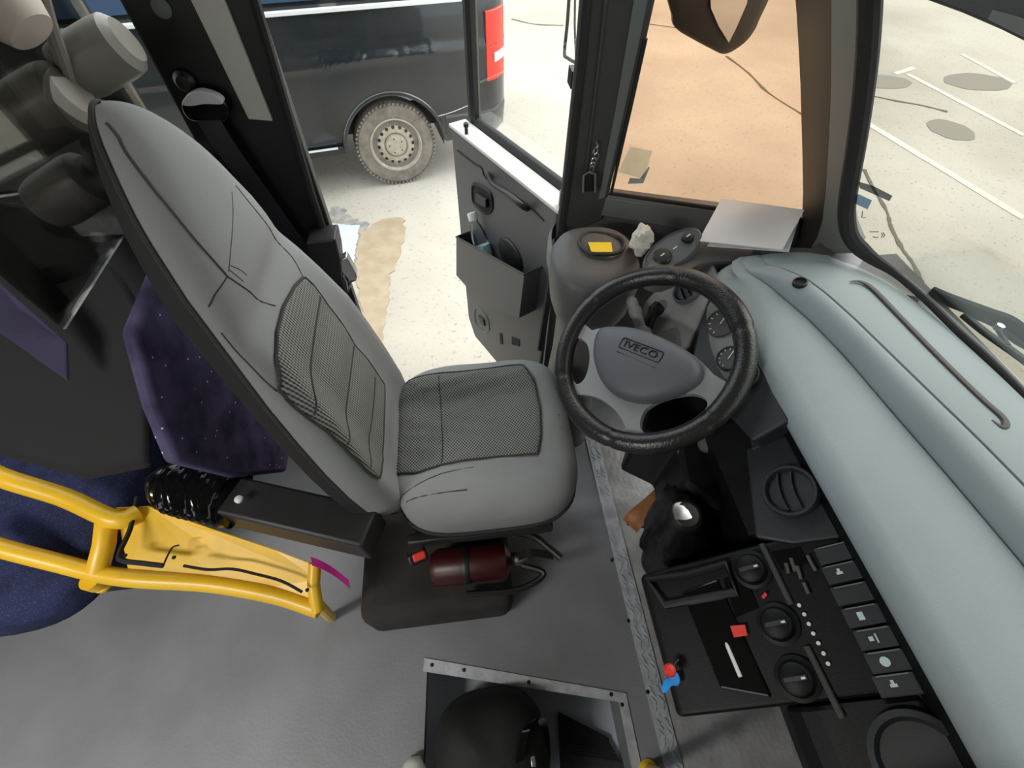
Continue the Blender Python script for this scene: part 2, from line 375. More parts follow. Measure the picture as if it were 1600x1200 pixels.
# A-pillar, quarter window wall (runs inwards to the windscreen pillar)
QA, QB = V((.405, 1.10, 0)), V((.90, .93, 0))
QN = V((-(QB-QA).y, (QB-QA).x, 0)).normalized()      # points outwards
if QN.y < 0: QN = -QN
def onQ(px, th, m, name, parent=None, off=0, **k): return part(name, prism([Pp(*p, QA+QN*off, QN) for p in px], QN*th), m, parent, **k)
ap = onY([(911, -20), (1030, -20), (1012, 60), (952, 306), (940, 345), (900, 360), (874, 352), (880, 300), (902, 100)], YW-.01, .035, 'trim', 'wall_left_front', smooth=0, bevel=.008); ap['kind'] = 'structure'
part('seal', tube([Yp(917, -20, YW-.008), Yp(907, 100, YW-.008), Yp(889, 260, YW-.008), Yp(875, 365, YW-.008), Yp(859, 450, YW-.008), Yp(844, 545, YW-.008)], .012, 8), 'rubber', ap)
part('groove_bead', tube([Yp(948, -20, YW-.012), Yp(940, 60, YW-.012), Yp(926, 180, YW-.012), Yp(915, 270, YW-.012)], .0035, 6), 'trim', ap)
part('window_reveal', prism([Yp(*p, YW-.012) for p in ((994, -20), (1016, -20), (1000, 60), (945, 308), (935, 312), (962, 170))], (0, .01, 0)), 'trim_l', ap, smooth=0)
# quarter window frame: sill band and the dark return by the windscreen pillar
qs = onQ([(952, 302), (1253, 343), (1268, 398), (1085, 402), (900, 360), (905, 340), (940, 308)], .03, 'pod', 'trim_5', smooth=0, bevel=.004); qs['kind'] = 'structure'
part('sill_ledge', prism([Pp(*p, QA-QN*.012, QN) for p in ((945, 308), (1250, 352), (1247, 386), (932, 336))], QN*.02), 'trim_l', qs, smooth=0, bevel=.004)
part('seal', tube([Pp(*p, QA-QN*.006, QN) for p in ((1008, 60), (984, 170), (955, 302), (1100, 323), (1253, 344))], .006, 8), 'rubber', qs)
qw = struct('window_2', prism([Pp(*p, QA+QN*.02, QN) for p in ((1015, -60), (1262, -60), (1262, 350), (945, 305))], QN*.005), 'g_orange', smooth=0)
struct('wall_left_lower', prism([QA+V((-.12, .02, -.05)), QA+V((0, .02, -.05)), QB+V((.02, .02, -.05)), QB+V((.02, .02, .945)), QA+V((0, .02, .945)), QA+V((-.12, .02, .945))], (0, .05, 0)), 'pod', smooth=0)
# windscreen: a curved, leaning sheet
WB = [(.99, .70), (.80, .79), (.757, .845), (.71, .885), (.655, .915), (.575, .94), (.49, .955), (.42, .965), (.34, .972), (.24, .977), (0, .985), (-.5, .985), (-1.2, .95)]  # (y, x) at z=1
def xb(y):
    for (y0, x0), (y1, x1) in zip(WB, WB[1:]):
        if y <= y0 and y >= y1: return x0+(x1-x0)*(y-y0)/(y1-y0)
    return WB[0][1] if y > WB[0][0] else WB[-1][1]
LEAN = .40
def WS(px, py):
    d = ray(px, py); lo, hi = .2, 3
    f = lambda t: (CAM+d*t).x-(xb((CAM+d*t).y)-LEAN*((CAM+d*t).z-1.0))
    for _ in range(60):
        mid = (lo+hi)/2
        if f(mid) > 0: hi = mid
        else: lo = mid
    return CAM+d*lo
ys = [.80-i*.05 for i in range(41)]
SEAL = [(1360, -40), (1358, 40), (1352, 120), (1339, 220), (1325, 305), (1323, 342), (1331, 373), (1358, 400), (1398, 427), (1445, 467), (1494, 515), (1539, 556), (1595, 612), (1670, 695)]
sealpts = smooth_path([WS(*p) for p in SEAL], 5)
struct('trim_6', tube(sealpts, [.016 if i < 33 else max(.007, .016-.0012*(i-33)) for i in range(len(sealpts))], 10), 'rubber')
def seal_y(z):
    b = [p for p in sealpts if p.z > sealpts[40].z-.2][:34]
    return min(b, key=lambda p: abs(p.z-z)).y
struct('window_3', loft([[V((xb(yy)-LEAN*(z-1)+.012, yy, z)) for z, yy in ((z, seal_y(z)*(1-f)-1.2*f) for z in (.99, 1.02, 1.06, 1.1, 1.15, 1.25, 1.35, 1.45, 1.6, 2.0))] for f in [i/44 for i in range(45)]], False, False), 'g_ws', smooth=60)
struct('trim_7', prism([Zp(*p, .998) for p in ((1180, 384), (1268, 388), (1330, 350), (1346, 386), (1400, 430), (1440, 466), (1330, 440), (1230, 405))], (0, 0, -.06)), 'pod', smooth=0)
# windscreen pillar: dark return, grey face
def pil(edge_l, edge_r, m, name, parent, yo0, yo1):
    n = 9; lp = smooth_path(edge_l, 3); rp = smooth_path(edge_r, 3)
    return part(name, loft([[a, b, b+V((.05, .05, 0)), a+V((.05, .05, 0))] for a, b in zip(lp, rp)]), m, parent, smooth=60)
eL = [Pp(*p, QA, QN) for p in ((1240, -40), (1247, 60), (1252, 180), (1253, 345), (1230, 398))]
base = [WS(*p) for p in SEAL]
eR = [base[0], base[1], base[3], base[5], WS(1340, 395)]
midp = [(1299, -40), (1299, 60), (1297, 180), (1285, 345), (1260, 398)]
eM = []
for a, b, p in zip(eL, eR, midp):
    c = a.lerp(b, .5); d = ray(*p); dist = ((c-CAM).length-.035)/d.length; eM.append(CAM+d*dist)
wp = pil(eL, eM, 'black', 'wall_front_pillar', None, 0, 0); wp['kind'] = 'structure'
pil(eM, eR, 'trim_l', 'pillar_face', wp, 0, 0)

# ================================================================== VAN OUTSIDE
va = R(12); E = V((math.cos(va), math.sin(va), 0)); VN = V((math.sin(va), -math.cos(va), 0)); W0 = V((-.478, 3.838, 0))
def vp(u, z, inset=0): return W0+E*u-VN*inset+V((0, 0, z))
van = thing('van', 'dark panel van with a steel rear wheel parked beyond the open door', 'van', W0+V((0, 0, GZ)))
def van_inset(u, z):
    f = .05*max(0, (-.02-z)/.2)**2 + (.012 if z > .44 else 0) + .02*max(0, (z-.5)/.2)**2 - .006*math.exp(-((z-.42)/.025)**2)
    f += .16*max(0, (u-.72)/.26)**2.4
    return f
us = sorted(set([-4.2, -3.5, -3, -2.4, -1.8, -1.3, -1, -.8, -.6, -.5]+[-.42+i*.028 for i in range(31)]+[.47, .55, .65, .72, .78, .83, .88, .92, .95, .98]))
rows = 26; vv, vf = [], []
for u in us:
    zb = -.19
    if abs(u) < .405: zb = max(zb, -.22+math.sqrt(.405**2-u*u))
    for k in range(rows):
        z = zb+(.70-zb)*k/(rows-1); vv.append(vp(u, z, van_inset(u, z)))
    zt = .72-max(0, (u-.85))*.3
    for z, ins in ((.72, .03), (.9, .08), (1.15, .17), (1.28, .30), (1.33, .6), (1.34, .95)): vv.append(vp(u-max(0, z-.8)*.18*(1 if u > .7 else 0), z, van_inset(u, .7)+ins))
nr = rows+6
vf = [(i*nr+j, (i+1)*nr+j, (i+1)*nr+j+1, i*nr+j+1) for i in range(len(us)-1) for j in range(nr-1)]
rr = [(len(us)-1)*nr+j for j in range(nr)]
vf.append(tuple(rr)+(len(vv), )); vv.append(vp(.96, -.19, .95))
part('body', (vv, vf), 'van', van, smooth=40)
part('rear_panel', box(vp(.93, .3, 1.0), (.04, 1.6, .95), (E, VN, V((0, 0, 1)))), 'van', van)
part('underbody', box(vp(-1.6, -.1, .95), (5.0, 1.3, .2), (E, VN, V((0, 0, 1)))), 'deep', van)
arc = [(vp(.405*math.cos(t), -.22+.405*math.sin(t), -.002)) for t in [R(2+i*7) for i in range(26)]]
part('wheel_arch', tube(arc, .013, 8, flat=1.3), 'van', van)
part('wheel_well', loft([[vp(.40*math.cos(t), -.22+.40*math.sin(t), d) for t in [R(-5+i*10) for i in range(20)]] for d in (.01, .42)], False, False), 'deep', van)
part('sill', prism([vp(-4, -.15, .01), vp(-.42, -.15, .01), vp(-.40, -.22, .05), vp(-4, -.22, .05)], -VN*-.02), 'vantrim', van, smooth=0)
part('sill_strip', tube([vp(-4, -.155, -.004), vp(-.46, -.155, -.004)], .008, 6), 'chrome', van)
part('slide_rail', prism([vp(-3.2, .69, .02), vp(.62, .69, .02), vp(.62, .715, .02), vp(-3.2, .715, .02)], VN*.03), 'chrome', van, smooth=0, bevel=.004)
for a, b in ((-3, -1.25), (-1.18, -.3), (-.22, .75)): part('side_window', prism([vp(a, .75, .04), vp(b, .75, .04), vp(b-.06, 1.12, .16), vp(a+.04, 1.12, .16)], -VN*-.012), 'vglass', van, smooth=0)
part('bumper', loft([[vp(u, z, van_inset(u, z)-.012+(.03 if z in (-.27, .0) else 0)) for z in (-.27, -.22, -.04, .0)]+[vp(u, 0, .5), vp(u, -.27, .5)] for u in (.43, .55, .7, .8, .88, .94, .985)]), 'van', van)
part('tail_light', loft([[vp(u, z, van_inset(u, .3)-.006) for z in (.18, .3, .45, .58, .62)]+[vp(u, .62, .2), vp(u, .18, .2)] for u in (.79, .84, .89, .93, .965)]), 'redlens', van, bevel=.004)
part('reverse_lens', loft([[vp(u, z, van_inset(u, .3)-.012) for z in (.30, .36)]+[vp(u, .36, .2), vp(u, .30, .2)] for u in (.86, .9, .94, .968)]), 'white', van)
part('panel_scratch', tube(smooth_path([vp(.36, -.02, -.003), vp(.5, 0, -.003), vp(.7, .05, 0)], 3), .0025, 5), 'chrome', van)
# wheel
wc = vp(0, -.22, .035)
ty = part('tyre', lathe(wc-VN*.17, VN, [(.20, .0), (.29, .0), (.322, .02), (.33, .05), (.33, .13), (.322, .155), (.30, .175), (.26, .178), (.215, .17), (.205, .15)], 64), 'tyre', van)
tl = []
for i in range(60):
    t = 2*math.pi*i/60; d = E*math.cos(t)+V((0, 0, 1))*math.sin(t); s = -E*math.sin(t)+V((0, 0, 1))*math.cos(t)
    tl.append(box(wc+d*.3165-VN*.012, (.018, .016, .04), (d, s, VN)))
part('tread_lugs', join(*tl), 'tyre', ty, smooth=0)['kind'] = 'stuff'
rm = part('rim', lathe(wc-VN*.06, VN, [(.205, .03), (.213, .062), (.203, .066), (.195, .05), (.185, .03), (.165, .028), (.15, .04), (.115, .052), (.10, .050), (.09, .035), (.085, .05), (.078, .062), (.03, .066), (.001, .066)], 64), 'rim', van)
for i in range(16):
    t = 2*math.pi*i/16; d = E*math.cos(t)+V((0, 0, 1))*math.sin(t)
    part('vent_hole', lathe(wc-VN*.018+d*.140, VN+d*.6, [(.014, 0), (.013, .004)], 12), 'deep', rm)
for i in range(5):
    t = 2*math.pi*i/5+.5; d = E*math.cos(t)+V((0, 0, 1))*math.sin(t)
    part('wheel_bolt', lathe(wc-VN*.004+d*.056, VN, [(.008, 0), (.007, .008), (.002, .01)], 6), 'vantrim', rm)

# ================================================================== OPEN DRIVER'S DOOR
ZT = .90
dH, dF = Zp(872, 328, ZT), Zp(703, 193, ZT)
DU = (dF-dH); DU.z = 0; DL = DU.length; DU.normalize()
DN = V((DU.y, -DU.x, 0));
if DN.dot(CAM-dH) < 0: DN = -DN
def dp(u, z, d=0): return V((dH.x, dH.y, 0))+DU*u+DN*d+V((0, 0, z))
def onD(px, d=0): return [Pp(*p, dH+DN*d, DN) for p in px]
door = thing('driver_door', 'open black driver door with a map pocket and grey sill top', 'door', dp(0, -.3))
DZ = -.17
part('inner_panel', prism([dp(.02, DZ+.08), dp(.06, DZ), dp(DL-.06, DZ-.0), dp(DL-.005, DZ+.10), dp(DL, .3), dp(DL, ZT-.03), dp(DL-.01, ZT-.004), dp(0, ZT-.004), dp(0, .3)], -DN*.045), 'doorgrey', door, smooth=0, bevel=.01, seg=3)
part('outer_skin', prism([dp(-.01, DZ-.03, -.047), dp(DL+.005, DZ-.03, -.047), dp(DL+.005, ZT-.03, -.047), dp(-.01, ZT-.03, -.047)], -DN*.045), 'trim', door, smooth=0, bevel=.008)
part('sill_top', prism([dp(-.005, ZT, .004), dp(DL+.004, ZT, .004), dp(DL+.004, ZT, -.066), dp(-.005, ZT, -.066)], (0, 0, -.012)), 'pale', door, smooth=0, bevel=.003)
fr = [tube([dp(DL-.02, ZT-.1, -.085), dp(DL-.03, ZT, -.085), dp(DL-.035, 1.35, -.085), dp(DL-.06, 1.72, -.085), dp(DL-.12, 1.78, -.085), dp(0, 1.80, -.085)], .022, 8, flat=1)]
part('window_frame', fr[0], 'black', door)
part('window_rail', prism([dp(-.02, ZT-.01, -.067), dp(DL-.03, ZT-.01, -.067), dp(DL-.03, ZT+.018, -.078), dp(-.02, ZT+.018, -.078)], -DN*.02), 'rubber', door, smooth=0, bevel=.004)
part('window_glass', prism([dp(0, ZT+.01, -.082), dp(DL-.04, ZT+.01, -.082), dp(DL-.06, 1.7, -.082), dp(0, 1.78, -.082)], -DN*.004), 'g_clear', door, smooth=0)
part('lock_pin', lathe(Zp(729, 209, ZT), (0, 0, 1), [(.006, 0), (.006, .02), (.009, .024), (.009, .034), (.003, .038)], 12), 'deep', door)
lr = closed_smooth(onD([(741, 287), (764, 299), (769, 312), (768, 328), (758, 333), (742, 320), (738, 303)], .002), 4)
lb = part('latch_bezel', tube(lr, .005, 8, closed=True), 'deep', door)
part('latch_lever', prism(onD([(747, 300), (763, 310), (763, 324), (747, 314)], .003), DN*.012), 'black', lb, smooth=0, bevel=.002)
part('latch_recess', prism(lr, -DN*.004), 'slot', lb)
gb = smooth_path([Pp(*p, dH+DN*o, DN) for p, o in (((764, 273), .0), (768, 284) and ((770, 288), .03), ((795, 305), .045), ((815, 321), .04), ((824, 326), .005))], 6)
part('pull_handle', tube(gb, .0095, 10), 'black', door)
part('panel_groove', tube(smooth_path(onD([(715, 235), (740, 255), (752, 262), (757, 275), (768, 285), (790, 297), (826, 322), (850, 345)], .001), 4), .003, 6), 'slot', door)
part('speaker_grille', lathe(Pp(798, 398, dH, DN), DN, [(.062, -.002), (.062, .004), (.056, .009), (.001, .011)], 32, 1, 1.25), 'black', door)
# map pocket: open-topped bin
def bin_ring(d, px): return onD(px, d)
front = onD([(713, 371), (819, 430), (811, 497), (749, 471), (713, 430)], .075)
back = [p-DN*.074 for p in front]
pk = fillholes  # plate helper reused below
def bin_geom(bk, ft, t=.006):
    c = sum(ft, V())/len(ft)
    vs = bk+ft+[c+(p-c)*.93-DN*t for p in ft]+[c+(p-c)*.93-DN*(.084) for p in ft]
    n = 5; fs = []
    for i in (1, 2, 3, 4): a, b = i, (i+1) % n; fs.append((a, b, b+n, a+n))
    fs.append((n, n+1, n+2, n+3, n+4)); fs.append((2*n, 2*n+4, 2*n+3, 2*n+2, 2*n+1))
    fs.append((n, n+1, 2*n+1, 2*n))
    for i in (1, 2, 3, 4): a, b = i, (i+1) % n; fs.append((a+2*n, a+3*n, b+3*n, b+2*n))
    return vs, fs
po = part('map_pocket', bin_geom(back, front), 'doorgrey', door, smooth=0)
part('pocket_rim', tube([back[0]+V((0, 0, .002)), front[0]+V((0, 0, .002)), front[1]+V((0, 0, .002)), back[1]+V((0, 0, .002))], .004, 8), 'trim', po)
ov = closed_smooth(onD([(742, 484), (750, 482), (762, 498), (764, 515), (756, 518), (744, 505)], .001), 4)
el = part('embossed_loop', tube(ov, .0035, 6, closed=True), 'trim_l', door)
part('loop_button', dome(resample(onD([(748, 492), (757, 499), (759, 510), (750, 505)], .001), 16), DN, [(.9, .006), (.3, .008)]), 'deep', el)
for px in ([(781, 520), (785, 522), (786, 538), (782, 537)], [(800, 526), (812, 531), (812, 541), (800, 538)]): part('drain_slot', prism(onD(px, .0005), DN*.002), 'slot', door, smooth=0)
for z in (.25, .70):
    part('hinge', box(dp(-.02, z, -.05), (.07, .06, .09), (DU, DN, V((0, 0, 1)))), 'black', door, bevel=.006)

# bottle standing in the pocket
b0, b1 = Pp(765, 425, dH+DN*.036, DN), Pp(739, 340, dH+DN*.036, DN)
ba = (b1-b0).normalized(); bl = (b1-b0).length; bo = b0-ba*.03
bottle = thing('water_bottle', 'clear plastic water bottle with a white cap in the door pocket', 'bottle', bo)
L_ = bl+.03
part('bottle_body', lathe(bo, ba, [(.026, 0), (.031, .01), (.031, L_*.36), (.0295, L_*.40), (.031, L_*.44), (.032, L_*.62), (.029, L_*.75), (.020, L_*.88), (.014, L_*.92), (.014, L_*.97)], 24), 'g_bottle', bottle)
part('bottle_label', lathe(bo, ba, [(.0316, L_*.38), (.032, L_*.385), (.032, L_*.56), (.0318, L_*.565)], 24), 'label', bottle)
part('bottle_cap', lathe(bo+ba*L_*.96, ba, [(.018, 0), (.0185, .022), (.017, .028), (.001, .028)], 20), 'cap', bottle)

# ================================================================== PILLAR FITTINGS: belt, latch box
belt = thing('seat_belt', 'black shoulder belt hanging from the white topped guide on the pillar', 'seat belt', Yp(320, 170, YW-.04))
dr = [Yp(*p, YW-.03) for p in ((283, 165), (290, 152), (312, 142), (342, 152), (357, 172), (354, 188), (342, 194), (302, 190), (288, 180))]
part('guide', prism(closed_smooth(dr, 4), (0, .025, 0)), 'gloss', belt, bevel=.004)
part('guide_cap', prism(closed_smooth([Yp(*p, YW-.038) for p in ((284, 163), (292, 150), (312, 143), (340, 152), (347, 163), (320, 163), (298, 166))], 4), (0, .02, 0)), 'white', belt, bevel=.003)
part('bolt', lathe(Yp(291, 124, YW), (0, -1, 0), [(.02, 0), (.02, .012), (.013, .02), (.002, .022)], 16), 'deep', belt)
wpts = smooth_path([Yp(326, 188, YW-.03), Yp(352, 230, YW-.035), Yp(410, 310, YW-.03), Yp(470, 392, YW-.03)], 5)
part('webbing', strip(wpts, V((.048, 0, 0)), V((0, .002, 0))), 'black', belt, smooth=0)
part('bolt_cover', lathe(Yp(253, 12, YW), (0, -1, 0), [(.016, 0), (.016, .004), (.004, .007)], 16), 'trim_l', bp)
lbx = thing('belt_retractor', 'black box low on the door pillar with the metal striker on its corner', 'belt box', Yp(500, 420, YW))
part('housing', prism([Yp(*p, YW-.07) for p in ((478, 380), (524, 374), (530, 400), (535, 445), (500, 440), (482, 412))], (0, .07, 0)), 'black', lbx, smooth=0, bevel=.005)
st = part('striker', prism([Yp(*p, YW-.06) for p in ((529, 408), (541, 402), (556, 428), (558, 436), (547, 440), (532, 424))], (0, .03, 0)), 'steel', lbx, bevel=.003)
part('striker_loop', tube([Yp(*p, YW-.05) for p in ((535, 428), (540, 440), (544, 455), (548, 440), (556, 436))], .004, 8), 'steel', st)

# key fob hanging on the A-pillar
fob = thing('key_fob', 'black key fob on a thin chain hung on the pillar beside the amber window', 'key fob', Yp(930, 222, YW-.03))
part('hook', tube(smooth_path([Yp(*p, YW-.02) for p in ((931, 221), (934, 228), (929, 232), (927, 240))], 4), .0022, 6), 'steel', fob)
for p in ((930, 236), (932, 244), (928, 251), (926, 258), (924, 264)):
    c = Yp(*p, YW-.022); part('chain_link', tube([c+V((math.cos(t)*.006, random.uniform(-.001, .001), math.sin(t)*.008)) for t in [i*.785 for i in range(8)]], .0015, 6, closed=True), 'steel', fob)
part('fob_body', prism([Yp(*p, YW-.035) for p in ((912, 275), (918, 271), (929, 272), (930, 300), (912, 300))], (0, .012, 0)), 'deep', fob, bevel=.003)
part('fob_frame', tube([Yp(*p, YW-.038) for p in ((911, 300), (912, 274), (920, 269), (930, 272), (930, 300))], .0025, 6), 'trim_l', fob)

# ================================================================== EXTERIOR MIRRORS, WIPERS, STICKERS
mr = thing('wing_mirror', 'dark wing mirror housing hanging outside the amber quarter window', 'mirror', Yp(1125, 40, 1.45))
mo = [(1050, -40), (1049, 25), (1055, 46), (1080, 62), (1110, 78), (1131, 87), (1150, 80), (1172, 62), (1190, 30), (1205, -40)]
mpts = [Yp(*p, 1.45) for p in mo]; mc_ = sum(mpts, V())/len(mpts); mn = (CAM-mc_).normalized()
part('housing', loft([[mc_+(p-mc_)*s+V((.03, .09, -.01))*d for p in closed_smooth(mpts, 3)] for s, d in ((.8, .0), (.97, .1), (1, .35), (.95, .8), (.7, 1.2))]), 'trim', mr, smooth=60)
part('mirror_glass', prism([Yp(*p, 1.445) for p in ((1108, -30), (1110, 12), (1122, 40), (1138, 66), (1150, 42), (1166, 5), (1172, -30))], (0, -.004, 0)), 'mirror', mr, smooth=0)
wb = thing('mirror_bracket', 'thin wire bracket standing outside just left of the door pillar', 'bracket', Yp(895, 50, 1.42))
part('rod', tube(smooth_path([Yp(*p, 1.42) for p in ((891, -40), (887, 30), (882, 82), (886, 90), (903, 100))], 4), .0045, 8), 'deep', wb)
part('brace', tube([Yp(*p, 1.42) for p in ((899, -40), (898, 40), (900, 98))], .003, 8), 'trim_l', wb)
part('clip', box(Yp(896, 120, 1.16), (.018, .04, .035)), 'deep', ap)
wi = thing('wiper', 'black twin-arm wiper resting below the windscreen, nearest the dashboard edge', 'wiper', Zp(1520, 540, .95))
def wz(p, z=.955): return Zp(*p, z)
part('blade', tube(smooth_path([wz(p) for p in ((1452, 456), (1480, 468), (1540, 490), (1575, 503), (1610, 530))], 4), .009, 8, flat=1.8), 'deep', wi)
part('arm', tube(smooth_path([wz(p, .94) for p in ((1505, 492), (1540, 520), (1580, 548), (1630, 585))], 4), .008, 8), 'trim', wi)
part('arm', tube(smooth_path([wz(p, .94) for p in ((1512, 490), (1555, 508), (1590, 535), (1630, 555))], 4), .006, 8), 'black', wi)
part('link', tube([wz((1555, 508), .945), wz((1575, 540), .945)], .005, 8), 'black', wi)
part('pivot_bolt', lathe(wz((1557, 514), .95), (0, 0, 1), [(.008, 0), (.008, .012), (.002, .014)], 12), 'steel', wi)
def ws_sticker(px, m, lab):
    pts = [WS(*p)+V((-.002, 0, 0)) for p in px]
    return solo('windscreen_sticker', prism(pts, V((.0015, 0, 0))), m, lab, 'sticker', smooth=0)
ws_sticker([(1343, 284), (1364, 290), (1395, 306), (1390, 314), (1345, 294)], 'sticker_d', 'long dark grey sticker on the windscreen above the small blue one')
ws_sticker([(1337, 301), (1363, 313), (1356, 327), (1334, 317)], 'sticker_b', 'small blue grey sticker low in the windscreen corner')
wm = bpy.data.objects['window_3']
for pts in (((1349, 330), (1348, 340), (1354, 340)), ((1360, 362), (1374, 362)), ((1365, 370), (1374, 371)), ((1378, 364), (1381, 367), (1378, 371)), ((1381, 363), (1384, 367), (1381, 371))):
    part('etched_mark', tube([WS(*p)+V((-.002, 0, 0)) for p in pts], .0009, 5), 'sticker_d', wm)
def q_sticker(px, m, lab, off): return solo('window_sticker', prism([Pp(*p, QA+QN*off, QN) for p in px], -QN*.0012), m, lab, 'sticker', smooth=0)
q_sticker([(985, 229), (1019, 236), (1006, 279), (966, 268)], 'sticker_y', 'pale greenish square sticker in the corner of the amber window', .0195)
q_sticker([(1014, 260), (1015, 262), (1005, 286), (981, 287), (984, 278), (1000, 279)], 'sticker_b', 'blue L-shaped edge of sticker under the pale square one on the amber window', .0175)
vs_ = thing('sun_visor', 'dark grey sun visor lowered at the top of the windscreen', 'sun visor', (.66, .4, 1.6))
vo = [Xp(1440, -2, .66), Xp(1500, 20, .66), Xp(1560, 46, .66), Xp(1620, 76, .66)]
vo = [V((.66, .76, 1.56))]+vo+[V((.66, .3, 1.47)), V((.66, -.2, 1.46)), V((.66, -.25, 1.75)), V((.66, .76, 1.75))]
part('panel', prism(vo, (.018, 0, 0)), 'trim', vs_, smooth=0, bevel=.004)
part('label_patch', prism([Xp(*p, .659) for p in ((1552, 15), (1600, 28), (1625, 70), (1600, 58), (1544, 30))], (-.001, 0, 0)), 'trim_l', vs_, smooth=0)

# ================================================================== DASHBOARD
dash = thing('dashboard', 'wide blue grey dashboard with a dark switch panel below the windscreen', 'dashboard', (.6, 0, .5))
def interp(tab, y):
    for (y0, x0), (y1, x1) in zip(tab, tab[1:]):
        if y <= y0 and y >= y1: return x0+(x1-x0)*(y-y0)/(y1-y0)
    return tab[0][1] if y > tab[0][0] else tab[-1][1]
X2 = [(.72, .622), (.673, .650), (.57, .685), (.469, .706), (.329, .721), (.219, .735), (.08, .749), (-.3, .765), (-1.2, .765)]
X1 = [(.75, .672), (.72, .684), (.674, .700), (.54, .735), (.378, .764), (.26, .786), (.16, .800), (-.1, .825), (-1.2, .825)]
XE = [(.80, .76), (.79, .68), (.775, .62), (.76, .585), (.74, .562), (.72, .553), (.43, .552), (0, .556), (-1.2, .556)]
ysd = [.80, .795, .785, .77]+[.755-.012*i for i in range(9)]+[.645-.04*i for i in range(48)]
rings = []
for y in ysd:
    xe, x2, x1, xw = interp(XE, y), interp(X2, y), interp(X1, y), max(xb(y)-.004, .62)
    x2 = max(x2, xe+.035); x1 = max(x1, x2+.02); xw = max(xw, x1+.02)
    d = .034*min(1, max(0, (.73-y)/.10))**.7; e_ = -.03*max(0, (y-.76)/.04)**2
    lo = V((0, 0, 0))
    rings.append([V(p)+V((0, 0, e_)) for p in ((xe+.016, y, .935), (xe+.004, y, .95), (xe, y, .965), (xe+.004, y, .977), (xe+.014, y, .986), (xe+.035, y, .992),
        ((xe+x2)/2, y, .999), (x2-.012, y, .999), (x2-.004, y, .998), (x2-.002, y, .998-d*.25), (x2+.001, y, .998-d*.25), (x2+.002, y, .999+d*.2), (x2+(x1-x2)*.13, y, 1.0+d*.55), (x2+(x1-x2)*.30, y, 1.0+d*.82), (x2+(x1-x2)*.5, y, 1.0+d*.95), (x2+(x1-x2)*.75, y, 1.001+d),
        (x1-.004, y, 1.001+d*.97), (x1-.001, y, .999+d*.7), (x1+.001, y, .999+d*.7), (x1+.004, y, 1.001+d*.93), (x1+.02, y, 1.003+d*.93), ((x1+xw)/2, y, 1.003+d*.8), (xw-.01, y, .998+d*.3), (xw+.01, y, .98), (xw+.01, y, .90), (xe+.05, y, .90))])
part('top_panel', loft(rings), 'dash', dash, smooth=42)
# deck tray, not sunk: its shaded edge drawn as a dark tapering strip
def dz(p, z=1.033): return Zp(*p, z)
gr = [(1328, 440), (1345, 440), (1365, 452), (1400, 488), (1450, 540), (1500, 590), (1540, 628), (1565, 650), (1572, 662), (1566, 667), (1550, 656)]
grp = smooth_path([dz(p) for p in gr], 4); gn = len(grp)
part('tray_edge', tube(grp, [.0012+.0048*min(1, 6*min(i, gn-1-i)/gn) for i in range(gn)], 8, flat=.45, up=(0, 0, 1)), 'trim', dash)
part('sensor_hole', lathe(Zp(1250, 442, 1.030), (-.25, .1, 1), [(.014, -.004), (.014, .004), (.011, .005), (.010, .001), (.001, .001)], 20), 'deep', dash)
# left deck with the mirror switch, running to the side window
ld = closed_smooth([dz(p, .985) for p in ((1008, 428), (1018, 396), (1050, 374), (1085, 366), (1105, 378), (1150, 388), (1290, 392), (1262, 402), (1200, 408), (1140, 408), (1092, 414), (1040, 438))], 3)
part('left_deck', dome(ld, (0, 0, 1), [(1, -.02), (.985, -.006), (.95, 0), (.5, .002)], .035), 'pod', dash, smooth=50)
# face below the lip, and the instrument area behind the wheel
part('face', loft([[V(p) for p in ((.565, y, .945), (.578, y, .90), (.49+(.04 if y < .2 else 0), y, .80), (.50+(.04 if y < .2 else 0), y, .70), (.60, y, .45), (.80, y, .30), (.86, y, .30), (.86, y, .93))] for y in (.80, .6, .3, .21, .19, -.2, -.6, -1.2)]), 'dashface', dash, smooth=30)
FA, FNn = V((.545, .5, .955)), V((-.70, 0, .714))
def onF(px, off=0): return [Pp(*p, FA+FNn*off, FNn) for p in px]
su = onF([(1008, 470), (1030, 447), (1058, 426), (1112, 410), (1122, 432), (1092, 505), (1075, 545), (1050, 550), (1000, 560), (985, 520)], .0)
part('column_side_panel', prism(su, -FNn*.04), 'midgrey', dash, smooth=0, bevel=.006)
hood = onF([(1122, 428), (1150, 460), (1190, 550), (1208, 612), (1236, 656), (1176, 690), (1130, 640), (1080, 560), (1092, 505)], .004)
part('cluster_hood', prism(hood, -FNn*.05), 'dashdark', dash, smooth=0, bevel=.006)
cl = closed_smooth(onF([(1105, 480), (1128, 470), (1158, 510), (1176, 552), (1186, 586), (1170, 602), (1140, 596), (1122, 574), (1108, 530)], .007), 4)
cg = part('instrument_cluster', prism(cl, -FNn*.004), 'trim_l', dash)
for (px, py), r in (((1128, 505), .033), ((1140, 560), .026), ((1165, 585), .026)):
    c = Pp(px, py, FA+FNn*.008, FNn); dg = part('gauge', lathe(c, FNn, [(r, 0), (r, .005), (r*.93, .006), (r*.9, .002), (.001, .002)], 28), 'trim', cg)
    u, v, w = frame_of(FNn)
    for k in range(9):
        t = R(-30+k*30); d = u*math.cos(t)+v*math.sin(t); part('tick', box(c+d*r*.76+FNn*.003, (r*.16, .0016, .001), (d, w.cross(d), w)), 'symbol', dg, smooth=0)
    part('needle', box(c+(u*.8+v*.5)*r*.3+FNn*.004, (r*.8, .0018, .001), ((u*.8+v*.5).normalized(), w.cross((u*.8+v*.5).normalized()), w)), 'symbol', dg, smooth=0)
